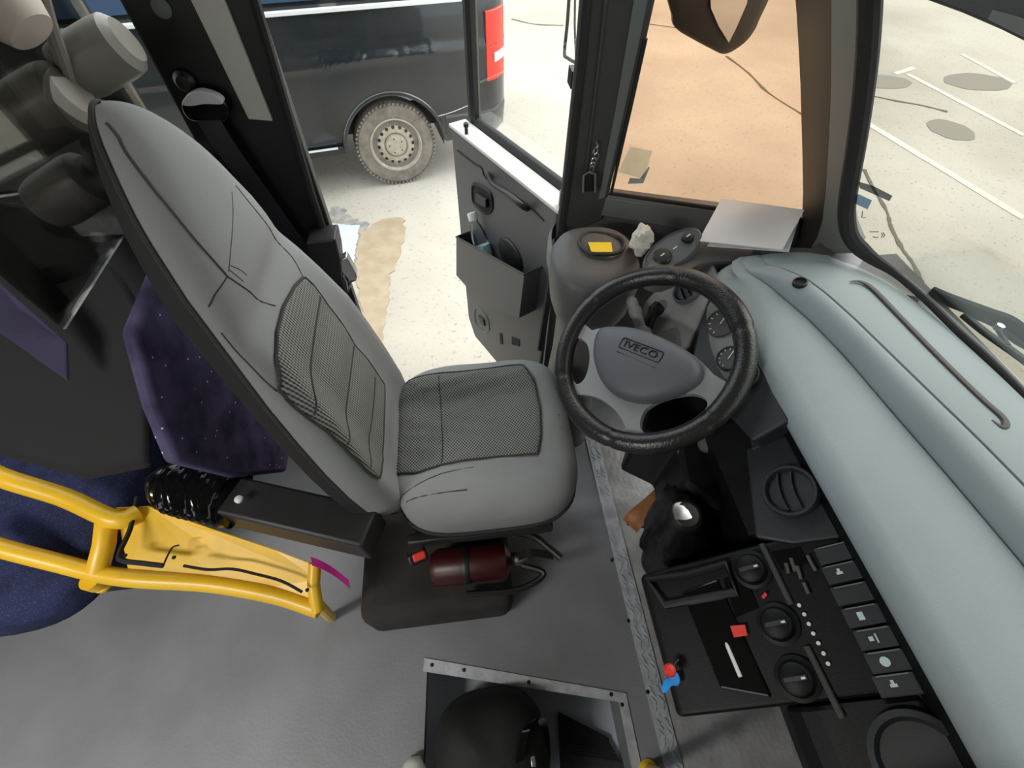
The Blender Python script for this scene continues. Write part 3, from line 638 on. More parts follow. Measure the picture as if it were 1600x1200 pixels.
def vent(c, n, r, nm='air_vent', m='dashface'):
    v_ = part(nm, lathe(c, n, [(r, 0), (r*1.0, .006), (r*.94, .012), (r*.84, .012), (r*.78, .004), (r*.74, -.012), (.001, -.013)], 36), m, dash)
    u, v, w = frame_of(n, (0, 1, .2))
    for k in (-.35, .25):
        part('vane', strip(smooth_path([V(c)+w*.003+u*(a*r*.72*math.sqrt(max(.05, 1-k*k)))+v*(k*r*.78+.10*r*(1-a*a)) for a in (-1, -.5, 0, .5, 1)], 3), w*.016, v*.0025), m, v_)
    return v_
vent(Pp(1073, 457, FA+FNn*.004, FNn), FNn, .032, m='pad')
FC0, FCN = V((.57, 0, .90)), V((-.61, 0, .792)).normalized()
def onC(px, off=0): return [Pp(*p, FC0+FCN*off, FCN) for p in px]
def C1(px, py, off=0): return Pp(px, py, FC0+FCN*off, FCN)
CY = V((0, 1, 0)); CU = CY.cross(FCN).normalized()      # CU runs up the slope
if CU.z < 0: CU = -CU
vent(C1(1236, 768, .012), V((-.75, .05, .66)), .047, m='dashdark')
part('vent_panel', prism(onC([(1165, 700), (1245, 672), (1300, 800), (1330, 838), (1240, 850), (1180, 840)], .004), -FCN*.03), 'dashdark', dash, smooth=0, bevel=.005)
part('light_switch_panel', prism(onC([(1165, 655), (1230, 640), (1248, 668), (1175, 705)], .006), -FCN*.02), 'dashdark', dash, smooth=0, bevel=.004)
lk = part('light_switch', lathe(C1(1195, 625, .02), FCN, [(.03, -.01), (.03, .004), (.024, .008), (.022, .022), (.018, .024), (.001, .024)], 28), 'dashface', dash)
for a in (0, 40, 80, 120):
    c = C1(1195, 625, .022)+CU*.034*math.sin(R(a+20))-CY*.034*math.cos(R(a+20)); part('switch_symbol', box(c, (.006, .006, .001), (CU, CY, FCN)), 'symbol', lk, smooth=0)
# centre console: slanted block carrying radio slots, dials and switches
blk = [(.578, .906), (.318, .706), (.300, .690), (.305, .665), (.42, .55), (.50, .50), (.58, .50)]
con = part('centre_console', prism([(x, .187, z) for x, z in blk], (0, -.235, 0)), 'dashface', dash, smooth=0, bevel=.008, seg=3)
blk2 = [(.576, .904), (.47, .822), (.455, .80), (.46, .75), (.55, .60), (.58, .60)]
part('passenger_side_console', prism([(x, -.05, z) for x, z in blk2], (0, -.95, 0)), 'dashface', dash, smooth=0, bevel=.008)
sw = [(1304, 865), (1317, 895), (1332, 928), (1350, 962), (1370, 997), (1388, 1033), (1402, 1070)]
for i, (px, py) in enumerate(sw):
    c = C1(px, py, .004)
    s_ = part('rocker_switch', prism([c+CU*a+CY*b for a, b in ((-.026, -.0135), (.026, -.0135), (.026, .0135), (-.026, .0135))], FCN*.006), 'dashdark', dash, smooth=0, bevel=.002)
    part('switch_edge', box(c+FCN*.0065+CY*.012, (.040, .0018, .0014), (CU, CY, FCN)), 'trim_l', s_, smooth=0)
    if i in (0, 2): continue
    q = c+FCN*.0072-CU*.004
    if i == 3: gm = join(box(q, (.008, .011, .0006), (CU, CY, FCN)))
    elif i == 4: gm = join(box(q-CU*.003, (.006, .006, .0006), (CU, CY, FCN)), box(q+CU*.004, (.002, .012, .0006), (CU, CY, FCN)))
    elif i == 5: gm = lathe(q, FCN, [(.0065, 0), (.0065, .0006)], 10)
    else: gm = join(box(q, (.009, .004, .0006), (CU, CY, FCN)), box(q+CY*.004, (.004, .005, .0006), (CU, CY, FCN)))
    part('switch_symbol', gm, 'symbol', s_, smooth=0)
for a, b in (((1190, 850), (1236, 945)), ((1260, 1010), (1316, 1122))):
    p, q = C1(*a, .004), C1(*b, .004); part('ridge', tube([p, q], .005, 8), 'trim', dash)
for px, py in ((1175, 890), (1216, 975), (1246, 1060)):
    c = C1(px, py, .002); k = part('climate_dial', lathe(c, FCN, [(.032, 0), (.032, .004), (.026, .006), (.022, .020), (.019, .022), (.001, .023)], 28), 'dashface', dash)
    part('dial_grip', box(c+FCN*.024, (.034, .008, .006), (CU, CY, FCN)), 'dashdark', k, bevel=.002)
    part('dial_mark', box(c+FCN*.0275+CU*.012, (.006, .003, .001), (CU, CY, FCN)), 'symbol', k, smooth=0)
for p in ((1249, 946), (1257, 960), (1264, 975), (1271, 990), (1279, 1005), (1287, 1021), (1294, 1037)):
    part('marker_light', lathe(C1(*p, .002), FCN, [(.0032, 0), (.003, .003), (.001, .004)], 10), 'white', dash)
for px in ([(1205, 862), (1250, 855), (1262, 880), (1220, 890)], [(1130, 905), (1160, 890), (1185, 950), (1150, 965)]):
    part('radio_slot', prism(onC(px, .003), -FCN*.004), 'gloss', dash, smooth=0)
part('radio', prism(onC([(1065, 925), (1120, 905), (1205, 1090), (1125, 1075)], .006), -FCN*.01), 'gloss', dash, smooth=0, bevel=.003)
part('console_tray', tube(onC([(1012, 905), (1075, 897), (1135, 880), (1150, 925), (1040, 945)], .008), .008, 8, closed=True), 'deep', dash)
for a_, b_ in (((1236, 872), (1243, 893)), ((1246, 884), (1252, 905)), ((1262, 868), (1275, 892)), ((1228, 880), (1232, 896)), ((1256, 910), (1264, 928))): part('metal_slider', tube([C1(*a_, .006), C1(*b_, .006)], .0035, 8), 'steel', dash)
part('hazard_label', prism(onC([(1141, 978), (1164, 976), (1168, 993), (1147, 996)], .009), FCN*.001), 'red', dash, smooth=0)
part('orange_mark', prism(onC([(1196, 925), (1199, 930), (1193, 936), (1190, 932)], .009), FCN*.001), 'red', dash, smooth=0)
part('metal_bracket', prism([Zp(*p, .60) for p in ((1021, 962), (1045, 960), (1062, 1030), (1048, 1040), (1036, 1010))], (0, 0, -.02)), 'alu', dash, smooth=0, bevel=.003)
part('ashtray_ring', lathe(C1(1445, 1195, .008), FCN, [(.06, -.01), (.06, .004), (.052, .007), (.046, -.004), (.001, -.005)], 32), 'dashdark', dash)
# mirror adjuster oval
oc = Zp(1050, 393, .992); oax = (Zp(1088, 374, .992)-Zp(1012, 412, .992)).normalized(); on_ = V((-.25, -.25, .93)).normalized()
mp = part('mirror_switch_plate', lathe(oc, on_, [(.080, -.02), (.080, .004), (.074, .010), (.070, .006), (.001, .006)], 36, 1, .50, oax), 'pad', dash)
u, v, w = frame_of(on_, oax)
part('mirror_dial', lathe(oc-u*.03+w*.006, w, [(.021, 0), (.021, .006), (.017, .010), (.001, .011)], 24), 'deep', mp)
part('mirror_dial', lathe(oc+u*.045+w*.006, w, [(.014, 0), (.013, .008), (.001, .010)], 20), 'deep', mp)
for a, b in ((-.030, .0), (.008, 0), (.045, 0)): part('switch_symbol', box(oc+u*a+v*b+w*(.0175 if a != .008 else .007), (.011, .003, .0008), (u, v, w)), 'symbol', mp, smooth=0)

# pen, key tag
pe = [C1(1134, 1004, .012), C1(1157, 1058, .012)]
solo('pen', tube([pe[0], pe[0].lerp(pe[1], .1), pe[1].lerp(pe[0], .05), pe[1]], [.0015, .0032, .0035, .003], 8), 'white', 'slim white pen lying on the dark centre console below the red label', 'pen')
kt = thing('key_tag', 'bright blue tag with a red bead dangling from the console', 'key tag', Zp(1045, 1045, .72))
part('bead', lathe(Zp(1044, 1048, .722), (0, 0, 1), [(.001, 0), (.008, .003), (.011, .010), (.008, .017), (.001, .020)], 16), 'red', kt)
part('tag', prism(closed_smooth([Zp(*p, .72) for p in ((1040, 1061), (1052, 1056), (1058, 1050), (1063, 1062), (1060, 1071), (1050, 1072), (1041, 1083), (1034, 1078))], 3), (0, 0, -.005)), 'blue', kt, bevel=.0015)
part('cord', tube([Zp(1046, 1052, .725), Zp(1052, 1040, .725), Zp(1060, 1030, .722)], .002, 6), 'deep', kt)

# column and stalks
sp0 = V((.365, .571, .916))
WA, WBt = .553, -.176
WNn = V((-math.sin(WA), math.sin(WBt), math.cos(WA)*math.cos(WBt))).normalized()
colm = part('steering_column', lathe(sp0-WNn*.30, WNn, [(.05, -.15), (.055, .1), (.06, .2), (.05, .25), (.03, .27)], 24), 'dashface', dash)
part('column_shroud', box(sp0-WNn*.12+V((.02, .02, 0)), (.13, .15, .09), frame_of(WNn, (1, 0, 0))), 'pod', dash, bevel=.02, seg=3)
s0, s1 = Zp(1004, 518, .86), Zp(984, 463, .88)
ax = (s1-s0).normalized(); L = (s1-s0).length
stk = part('indicator_stalk', lathe(s0-ax*.02, ax, [(.020, 0), (.019, .02), (.012, .03), (.013, L*.62), (.016, L*.66), (.016, L*.8), (.012, L*.83), (.014, L*.88), (.014, L*1.05), (.010, L*1.14), (.001, L*1.16)], 20), 'midgrey', dash)
part('wiper_stalk', tube(smooth_path([Zp(1010, 512, .86), Zp(1020, 490, .88), Zp(1030, 478, .89)], 4), [.012]*5+[.016]*4, 10), 'dashface', dash)
part('ignition', lathe(Zp(1107, 692, .78), (-.4, -.3, .86), [(.022, -.04), (.022, 0), (.017, .006), (.001, .008)], 20), 'pod', dash)
part('lower_column_cover', prism([Zp(*p, .74) for p in ((1060, 700), (998, 672), (1010, 632), (1080, 606), (1135, 640), (1160, 740), (1130, 800), (1070, 755))], (0, 0, -.22)), 'deep', dash, smooth=0, bevel=.012)

# ================================================================== TALL POD BESIDE THE DOOR
pod = thing('door_side_pod', 'tall black plastic pod by the door hinge with a yellow sticker on top', 'console', (.33, .86, 0))
def ring(cx, cy, a, b, z, n=40, tz=0): return [V((cx+a*math.copysign(abs(math.cos(t))**.8, math.cos(t)), cy+b*math.copysign(abs(math.sin(t))**.8, math.sin(t)), z+tz*(math.sin(t)))) for t in [2*math.pi*k/n for k in range(n)]]
part('shell', loft([ring(.345, .94, .105, .11, 0), ring(.345, .94, .09, .10, .25), ring(.345, .93, .08, .09, .5), ring(.34, .92, .078, .09, .66), ring(.333, .905, .085, .095, .72), ring(.33, .890, .105, .108, .79), ring(.328, .886, .114, .113, .87, tz=.004), ring(.327, .886, .112, .110, .915, tz=.008), ring(.327, .886, .102, .10, .934, tz=.012), ring(.327, .886, .06, .06, .939, tz=.01)]), 'pod', pod, smooth=60)
pc = Zp(940, 384, .945)
part('tray_rim', tube(closed_smooth([Zp(*p, .9465) for p in ((905, 375), (920, 364), (950, 366), (972, 374), (974, 388), (958, 397), (925, 396), (910, 388))], 4), .0045, 8, closed=True), 'black', pod)
part('sticker', prism([Zp(*p, .9475) for p in ((919, 379), (955, 379), (957, 394), (924, 394))], (0, 0, .001)), 'ystick', pod, smooth=0, label='yellow sticker')
gl_ = part('side_strap', strip(smooth_path([Zp(*p, .80) for p in ((866, 368), (858, 385), (857, 405), (862, 425))], 4), V((.014, .02, 0)), V((0, 0, .05))), 'trim_l', pod)
tp = Zp(1002, 375, .97); tv = []
for i in range(13):
    for j in range(16):
        th, ph = math.pi*i/12, 2*math.pi*j/16; rr_ = 1+.16*math.sin(3*ph+3*th)*math.sin(th)+.13*math.sin(7*th+2*ph)*math.sin(th)
        tv.append(tp+V((math.sin(th)*math.cos(ph)*.024*rr_, math.sin(th)*math.sin(ph)*.03*rr_, math.cos(th)*.04*rr_)))
solo('tissue', (tv, [(i*16+j, i*16+(j+1) % 16, (i+1)*16+(j+1) % 16, (i+1)*16+j) for i in range(12) for j in range(16)]), 'tissue', 'crumpled white tissue stuffed between the tall pod and the window sill', 'tissue', smooth=25)
# paper sheets propped at the window
def sheet(px, zs, lab, bend=.01):
    c = [Zp(p[0], p[1], z) for p, z in zip(px, zs)]; rows_ = []
    for i in range(9):
        a, b = c[0].lerp(c[3], i/8), c[1].lerp(c[2], i/8)
        rows_.append([a.lerp(b, j/10)+V((0, 0, bend*math.sin(j/10*math.pi*2)*math.sin(i/8*math.pi))) for j in range(11)])
    top = [[p+V((0, 0, .002)) for p in r] for r in rows_]
    n = 11; vs = [p for r in rows_ for p in r]+[p for r in top for p in r]; fs = []; o = 9*n
    for i in range(8):
        for j in range(10): q = (i*n+j, i*n+j+1, (i+1)*n+j+1, (i+1)*n+j); fs += [q, tuple(k+o for k in reversed(q))]
    per = [j for j in range(n)]+[i*n+10 for i in range(1, 9)]+[8*n+j for j in range(9, -1, -1)]+[i*n for i in range(7, 0, -1)]
    fs += [(per[k], per[(k+1) % len(per)], per[(k+1) % len(per)]+o, per[k]+o) for k in range(len(per))]
    return solo('paper_sheet', (vs, fs), 'paper', lab, 'paper', 'papers at the amber window', smooth=40)
sheet([(1127, 311), (1256, 329), (1222, 391), (1091, 377)], (1.03, 1.04, 1.022, 1.015), 'white paper sheet lying on top at the foot of the amber window')
sheet([(1140, 322), (1250, 338), (1232, 394), (1105, 385)], (1.016, 1.024, 1.012, 1.005), 'lower white paper sheet poking out under the other at the amber window', .004)

# ================================================================== STEERING WHEEL
stw = thing('steering_wheel', 'black leather wrapped steering wheel with a lettered centre pad', 'steering wheel', sp0)
WU = (V((0, 1, 0))-WNn*WNn.y).normalized(); WV = WNn.cross(WU)
def onW(px, off=0): return [Pp(*p, sp0+WNn*off, WNn) for p in px]
RW = .19
ringp, ringr = [], []
for k in range(144):
    t = 2*math.pi*k/144; ringp.append(sp0+(WU*math.cos(t)+WV*math.sin(t))*RW)
    s = min(abs(((k+6) % 24)-12), 12); ringr.append(.0215+.0008*math.sin(t*7)-(.0022 if (k % 24) == 8 else 0))
part('rim_cover', tube(ringp, ringr, 18, closed=True, up=WNn), 'leather', stw, smooth=60)
part('rim_stitching', tube([sp0+(WU*math.cos(t)+WV*math.sin(t))*(RW-.0175)+WNn*(.012+.0008*(k % 2)) for k, t in enumerate([2*math.pi*k/220 for k in range(220)])], .0013, 5, closed=True), 'deep', stw)
def ang(px, py): p = Pp(px, py, sp0, WNn)-sp0; return math.atan2(p.dot(WV), p.dot(WU))
a0, a1 = ang(905, 500), ang(1135, 600)
def along(a0, a1, via, n):
    d = (a1-a0) % (2*math.pi); dv = (via-a0) % (2*math.pi)
    if dv > d: d -= 2*math.pi
    return [a0+d*k/(n-1) for k in range(n)]
outer = [sp0+(WU*math.cos(t)+WV*math.sin(t))*(RW-.004) for t in along(a0, a1, ang(1000, 690), 60)]
outer += smooth_path(onW([(1115, 585), (1085, 556), (1040, 530), (990, 515), (945, 512), (925, 516)]), 3)
holes = [closed_smooth(onW(h), 4) for h in ([(893, 592), (887, 570), (890, 543), (903, 528), (917, 538), (921, 560), (915, 588), (903, 600)],
    [(893, 626), (905, 617), (932, 621), (958, 638), (975, 662), (974, 676), (950, 679), (922, 668), (902, 648)],
    [(1000, 660), (1010, 638), (1040, 622), (1080, 615), (1103, 624), (1100, 642), (1062, 668), (1022, 679), (1004, 674)])]
part('spokes', fillholes(outer, holes, -WNn*.02), 'spoke', stw, smooth=0, bevel=.004)
pad = closed_smooth(onW([(930, 560), (934, 527), (948, 515), (995, 517), (1045, 535), (1086, 560), (1100, 582), (1090, 604), (1050, 624), (1008, 632), (968, 622), (942, 598)], .0), 4)
pd = part('centre_pad', dome(pad, WNn, [(1, .004), (.985, .016), (.94, .026), (.85, .032), (.6, .037), (.25, .039)], .002), 'pad', stw, smooth=60)
bo_ = .0385
bx = [Pp(*p, sp0+WNn*bo_, WNn) for p in ((967, 542), (974, 527), (1037, 550), (1030, 568))]
bc = sum(bx, V())/4; bu = ((bx[2]+bx[3])-(bx[0]+bx[1])).normalized(); bv = WNn.cross(bu); bw = ((bx[2]+bx[3])-(bx[0]+bx[1])).length/2; bh = ((bx[1]-bx[0]).dot(bv)+(bx[2]-bx[3]).dot(bv))/2
rl = []
for sx, sy, s in ((1, 1, 0), (-1, 1, 90), (-1, -1, 180), (1, -1, 270)):
    for k in range(5): t = R(s+k*22.5); rl.append(bc+bu*(sx*(bw/2-.005)+.005*math.cos(t))+bv*(sy*(bh/2-.005)+.005*math.sin(t)))
part('badge_frame', tube(rl, .0011, 6, closed=True), 'dashface', pd)
tg = text_geom('IVECO', .0215, .0009)
w_ = max(p.x for p in tg[0])-min(p.x for p in tg[0]); k = bw*.80/w_
part('badge_lettering', place(([V((p.x*k, p.y*bh*.62/.0155, p.z)) for p in tg[0]], tg[1]), bc+WNn*.0006, bu, bv, WNn), 'dashface', pd, smooth=0)
part('pad_line', tube([Pp(*p, sp0+WNn*.0383, WNn) for p in ((964, 549), (1024, 575))], .0009, 5), 'dashface', pd)

# gear lever
gear = thing('gear_lever', 'dash-mounted gear lever with a silver topped knob and black boot', 'gear lever', (.43, .28, .45))
kc = Zp(1072, 800, .80)
rb = [Zp(*p, .60) for p in ((1012, 830), (1030, 775), (1062, 745), (1105, 755), (1138, 800), (1140, 850), (1110, 890), (1060, 896), (1025, 870))]
rb = closed_smooth(rb, 4); rc = sum(rb, V())/len(rb)
bl_ = []
for s, z in ((1.02, -.06), (1.0, .0), (.93, .035), (.78, .06), (.70, .085), (.50, .11), (.44, .13), (.28, .155), (.2, .17)):
    f = max(0, z)/.17; c = rc.lerp(V((kc.x, kc.y, rc.z)), f); bl_.append([c+(p-rc)*s*(1+.05*math.sin(i*2.1+z*60))+V((0, 0, z)) for i, p in enumerate(rb)])
part('boot', loft(bl_), 'deep', gear, smooth=60)
part('boot_base', prism([rc+(p-rc)*.7+V((.05, .02, -.05)) for p in rb], (0, 0, -.3)), 'deep', gear)
kn = part('knob', lathe(kc-V((0, 0, .05)), (-.1, -.15, 1), [(.012, 0), (.016, .012), (.029, .025), (.033, .042), (.030, .058), (.022, .066), (.001, .068)], 28), 'deep', gear)
ku = V((-.1, -.15, 1)).normalized()
part('knob_plate', dome(closed_smooth([kc+V((-.01, .0, 0))+ku*.010+V((a*.019, b*.019, 0))*1 for a, b in ((-1, -.7), (-.2, -1), (.8, -.8), (1, .1), (.6, .9), (-.5, 1), (-1, .4))], 3), ku, [(1, .001), (.9, .006), (.5, .008)]), 'steel', kn, label='silver cap')
# brown leather strip by the boot
bs = smooth_path([Zp(1046, 764, .20), Zp(1018, 790, .205), Zp(992, 812, .20), Zp(984, 822, .16)], 5)
solo('leather_strap', strip(bs, V((.035, -.05, 0)), V((0, 0, .008))), 'brown', 'brown leather strip poking out beside the gear lever boot', 'strap', bevel=.003)
pdl = thing('pedal', 'dark pedal under the steering column above the metal footwell', 'pedal', (.62, .50, 0))
part('pedal_arm', tube([V((.63, .47, .52)), V((.63, .47, .3)), V((.60, .47, .16))], .012, 8), 'deep', pdl)
part('pedal_pad', box((.575, .47, .085), (.02, .08, .185), frame_of((-.8, 0, .6), (0, 1, 0))), 'rubber', pdl, bevel=.006)

# ================================================================== DRIVER'S SEAT
seat = thing('driver_seat', 'grey fabric driver seat with mesh inserts and a tall tapered back', 'seat', (0, .61, 0))
CX, CYS, SA, SB = .010, .607, .240, .240
def rho(x, y): return (abs((x-CX)/SA)**4+abs((y-CYS)/SB)**4)**.25
def ctop(x, y):
    r = min(1, rho(x, y)); s = (y-CYS)/SB; f = (x-CX)/SA
    b = .030*max(0, min(1, (abs(s)-.35)/.35))**2*(3-2*max(0, min(1, (abs(s)-.35)/.35)))
    b += .022*max(0, min(1, (f-.2)/.6)); wr = .0015*math.sin(38*x+9*math.sin(21*y))
    return .555+(.052+b+wr)*(1-r**5)**(1/3.2) if r < 1 else .555
n = 96; tr = []
for q in [0.02, .15, .3, .45, .58, .68, .76, .83, .88, .92, .95, .975, .99, .998, 1.0]:
    tr.append([None]*n)
    for k in range(n):
        t = 2*math.pi*k/n; rb_ = 1/((abs(math.cos(t))**4+abs(math.sin(t))**4)**.25)
        x, y = CX+SA*q*rb_*math.cos(t), CYS+SB*q*rb_*math.sin(t); tr[-1][k] = V((x, y, ctop(x, y)))
cu = part('cushion', loft(tr+[[V((CX+(p.x-CX)*s, CYS+(p.y-CYS)*s, z)) for p in tr[-1]] for s, z in ((1.0, .53), (.985, .505))]), 'seat', seat, smooth=60)
part('cushion_underside', loft([[V((CX+(p.x-CX)*s, CYS+(p.y-CYS)*s, z)) for p in tr[-1]] for s, z in ((.99, .512), (.995, .48), (.96, .45), (.85, .43), (.3, .43))]), 'seatblack', seat, smooth=60)
part('cushion_piping', tube([V((CX+(p.x-CX)*1.0, CYS+(p.y-CYS)*1.0, .512)) for p in tr[-1]], .0045, 6, closed=True), 'seam', seat)
def on_c(px):
    z = .60
    for _ in range(8): p = Zp(*px, z); z = ctop(p.x, p.y)
    return V((p.x, p.y, 0))
ip = [on_c(p) for p in ((611, 748), (611, 700), (612, 640), (613, 604), (640, 596), (720, 582), (790, 573), (816, 571), (836, 600), (844, 640), (845, 680), (840, 710), (780, 714), (725, 720), (690, 727), (650, 740))]
il = resample(ip, 120); ic = sum(il, V())/len(il)
part('cushion_insert', loft([[V((ic.x+(p.x-ic.x)*s, ic.y+(p.y-ic.y)*s, ctop(ic.x+(p.x-ic.x)*s, ic.y+(p.y-ic.y)*s)+d)) for p in il] for s, d in [(1.003, -.01), (1.0, .002), (.985, .0045)]+[(1-.07*i, .0045) for i in range(1, 14)]], True), 'wv_c', cu, smooth=60)
part('insert_piping', tube([V((p.x, p.y, ctop(p.x, p.y)+.0035)) for p in il], .0028, 6, closed=True), 'seam', cu)
for l in (((690, 727), (692, 700), (690, 650), (686, 588)),):
    pts = [on_c(p) for p in l]; part('insert_seam', tube([V((p.x, p.y, ctop(p.x, p.y)+.005)) for p in smooth_path(pts, 6)], .0014, 5), 'seam', cu)
for l in (((612, 800), (640, 765), (690, 740), (740, 730)), ((612, 803), (660, 775), (730, 765)), ((838, 610), (868, 607)), ((842, 650), (875, 648)), ((843, 668), (878, 668))):
    pts = [on_c(p) for p in l]; part('crease', tube([V((p.x, p.y, ctop(p.x, p.y)-.0005)) for p in smooth_path(pts, 5)], .0016, 5), 'seam', cu)
# backrest in its own frame: h up the back, w across, d forward
REC = R(12); BH = V((-math.sin(REC), 0, math.cos(REC))); BD = V((math.cos(REC), 0, math.sin(REC))); B0 = V((-.23, 0, .62))
HW = [(-.06, .20), (0, .222), (.1, .224), (.2, .217), (.3, .203), (.4, .185), (.5, .160), (.6, .135), (.667, .110), (.7, .095), (.73, .076), (.75, .062), (.775, .043), (.79, .028), (.80, .012), (.802, .005)]
def hw(h):
    for (a, x), (b, y) in zip(HW, HW[1:]):
        if a <= h <= b: return x+(y-x)*(h-a)/(b-a)
    return HW[0][1] if h < HW[0][0] else HW[-1][1]
def yc(h): return .624+.05*h
def bdep(w, h):
    s = min(1, abs(w)/hw(h)); lo = max(0, min(1, (.5-h)/.2)); hi = max(0, min(1, (h-.50)/.1))
    b = .034*lo*max(0, min(1, (s-.45)/.4))**1.5
    b += -.014*math.exp(-((h-.515)/.03)**2)*(1-s*.5) + .012*hi*(1-s*s)
    ins = .006*abs(math.sin(h*math.pi/.118))*lo*max(0, 1-(s/.62)**2)
    f = min(1, max(0, (h-.66)/.143))
    return -.045+(.047+b+ins)*(1-s**4.5)**(1/3)*(1-f**3)**.5
def bpt(w, h, d): return V((0, yc(h)+w, 0))+V((B0.x, 0, B0.z))+BH*h+BD*d
hs = [-.06+.015*i for i in range(56)]; hs = [h for h in hs if h < .77]+[.772, .78, .787, .792, .796, .799, .801, .802]
S_ = [-1, -.995, -.98, -.95, -.9, -.84, -.76, -.66, -.56, -.45, -.3, -.15, 0, .15, .3, .45, .56, .66, .76, .84, .9, .95, .98, .995, 1]
ft_ = [[bpt(s*hw(h), h, bdep(s*hw(h), h)) for s in S_] for h in hs]
bk = part('backrest', loft(ft_, False, False), 'seat', seat, smooth=70)
rings = []
for h in hs:
    w_ = hw(h); rings.append([bpt(s*w_*1.012, h, -.046) for s in (-1, -.5, 0, .5, 1)]+[bpt(s*w_*1.012, h, -.046-.062*min(1, max(.01, (.805-h)/.25)**.6)*(1-abs(s)**6)**(1/3)) for s in (.97, .85, .4, 0, -.4, -.85, -.97)])
part('backrest_shell', loft(rings), 'seatblack', seat, smooth=60)
part('backrest_piping', tube([bpt(hw(h)*1.0, h, -.046) for h in hs]+[bpt(-hw(h)*1.0, h, -.046) for h in reversed(hs)], .004, 6), 'seam', seat)
def bhit(px, py):
    d0 = .06
    while d0 > -.05:
        p = Pp(px, py, B0+BD*d0, BD); h = (p-B0-BD*d0).dot(BH); w = p.y-yc(h)
        if bdep(w, h) >= d0: break
        d0 -= .001
    return max(-hw(h)*.995, min(hw(h)*.995, w)), h
ipb = [bhit(*p) for p in ((430, 610), (428, 560), (430, 520), (440, 480), (458, 447), (472, 433), (485, 445), (520, 492), (555, 545), (585, 582), (598, 602), (597, 660), (596, 720), (590, 748), (572, 738), (530, 695), (480, 655), (450, 632))]
il = resample([V((w, h, 0)) for w, h in ipb], 140); ic = sum(il, V())/len(il)
def bi(p, d): return bpt(p.x, p.y, bdep(p.x, p.y)+d)
part('backrest_insert', loft([[bi(ic+(p-ic)*s, d) for p in il] for s, d in [(1.003, -.01), (1.0, .002), (.985, .005)]+[(1-.05*i, .005) for i in range(1, 19)]]), 'wv_b', bk, smooth=60)
part('insert_piping', tube([bi(p, .0035) for p in il], .003, 6, closed=True), 'seam', bk)
def bseam(px, r=.0022, nm='seam'):
    pts = smooth_path([V((*bhit(*p), 0)) for p in px], 6); part(nm, tube([bi(p, -.0004) for p in pts], r*.6, 5), 'seam', bk)
bseam([(158, 195), (200, 248), (250, 308), (300, 370), (354, 432)], .003)
bseam([(354, 432), (337, 458), (322, 480)])
bseam([(354, 432), (385, 452), (430, 478)], .0025)
bseam([(362, 300), (363, 340), (360, 390), (356, 425)], .0016)
bseam([(368, 290), (400, 330), (440, 385), (472, 432)], .0025)
bseam([(360, 415), (375, 422), (385, 430)], .0016, 'crease'); bseam([(358, 422), (370, 432), (380, 440)], .0016, 'crease')
for l in ([(496, 465), (487, 520), (483, 600), (486, 650)], [(550, 540), (542, 600), (538, 660), (538, 695)], [(583, 590), (578, 650), (576, 730)]): part('channel', tube([bi(V((*bhit(*p), 0)), .0053) for p in smooth_path([V((*p, 0)) for p in l], 5)] if False else [bi(p, .0053) for p in smooth_path([V((*bhit(*p), 0)) for p in l], 5)], .0022, 5), 'seam', bk)
bseam([(345, 520), (375, 555), (410, 592), (430, 612)], .0018)
# base: suspension bellows, frame, buckle
part('pedestal', box((-.17, .53, .10), (.46, .58, .20)), mat('brown black carpet', srgb(50, 45, 42), .9, var=.35, vscale=9, bump=.4, bscale=90), seat, bevel=.045, seg=4)
part('pedestal_top', box((-.05, .62, .24), (.36, .30, .10)), 'deep', seat, bevel=.01)
part('suspension', loft([ring(-.02, .62, .19+.012*(i % 2), .18+.012*(i % 2), .27+i*.025) for i in range(7)]), 'deep', seat, smooth=20)
part('seat_rail', box((-.02, .40, .40), (.40, .03, .04)), 'black', seat, bevel=.006)
part('slide_lever', tube(smooth_path([V((.02, .42, .34)), V((.12, .40, .33)), V((.17, .36, .32)), V((.20, .33, .315))], 5), .011, 10), 'deep', seat)
bkl = part('buckle', box(Zp(652, 868, .45), (.05, .03, .06), frame_of((.2, -.5, .9), (1, .3, 0))), 'deep', seat, bevel=.006)
part('buckle_button', box(Zp(655, 869, .485), (.032, .020, .012), frame_of((.2, -.5, .9), (1, .3, 0))), 'red', bkl, bevel=.004, label='red release button')

# fire extinguisher under the seat
ex = thing('fire_extinguisher', 'red fire extinguisher lying in the shadow under the seat cushion', 'fire extinguisher', (-.06, .36, .12))
ea = V((.98, -.02, .05)).normalized(); e0 = Zp(672, 888, .26)
part('cylinder', lathe(e0, ea, [(.001, 0), (.04, .005), (.052, .025), (.052, .20), (.045, .225), (.02, .24), (.016, .26)], 28), 'extred', ex)
part('valve', lathe(e0+ea*.25, ea, [(.018, 0), (.020, .02), (.012, .04)], 16), 'steel', ex)
part('handle', strip(smooth_path([e0+ea*.26+V((0, 0, .02)), e0+ea*.30+V((0, 0, .045)), e0+ea*.36+V((0, -.01, .03))], 4), V((0, .022, 0)), V((0, 0, .004))), 'deep', ex)
part('hose', tube(smooth_path([e0+ea*.27+V((0, -.02, 0)), e0+ea*.33+V((0, -.05, 0)), e0+ea*.25+V((0, -.08, -.02)), e0+ea*.1+V((0, -.075, -.03))], 6), .009, 8), 'deep', ex)
part('bracket_strap', lathe(e0+ea*.10, ea, [(.0535, 0), (.0545, .002), (.0545, .018), (.0535, .02)], 28), 'deep', ex)
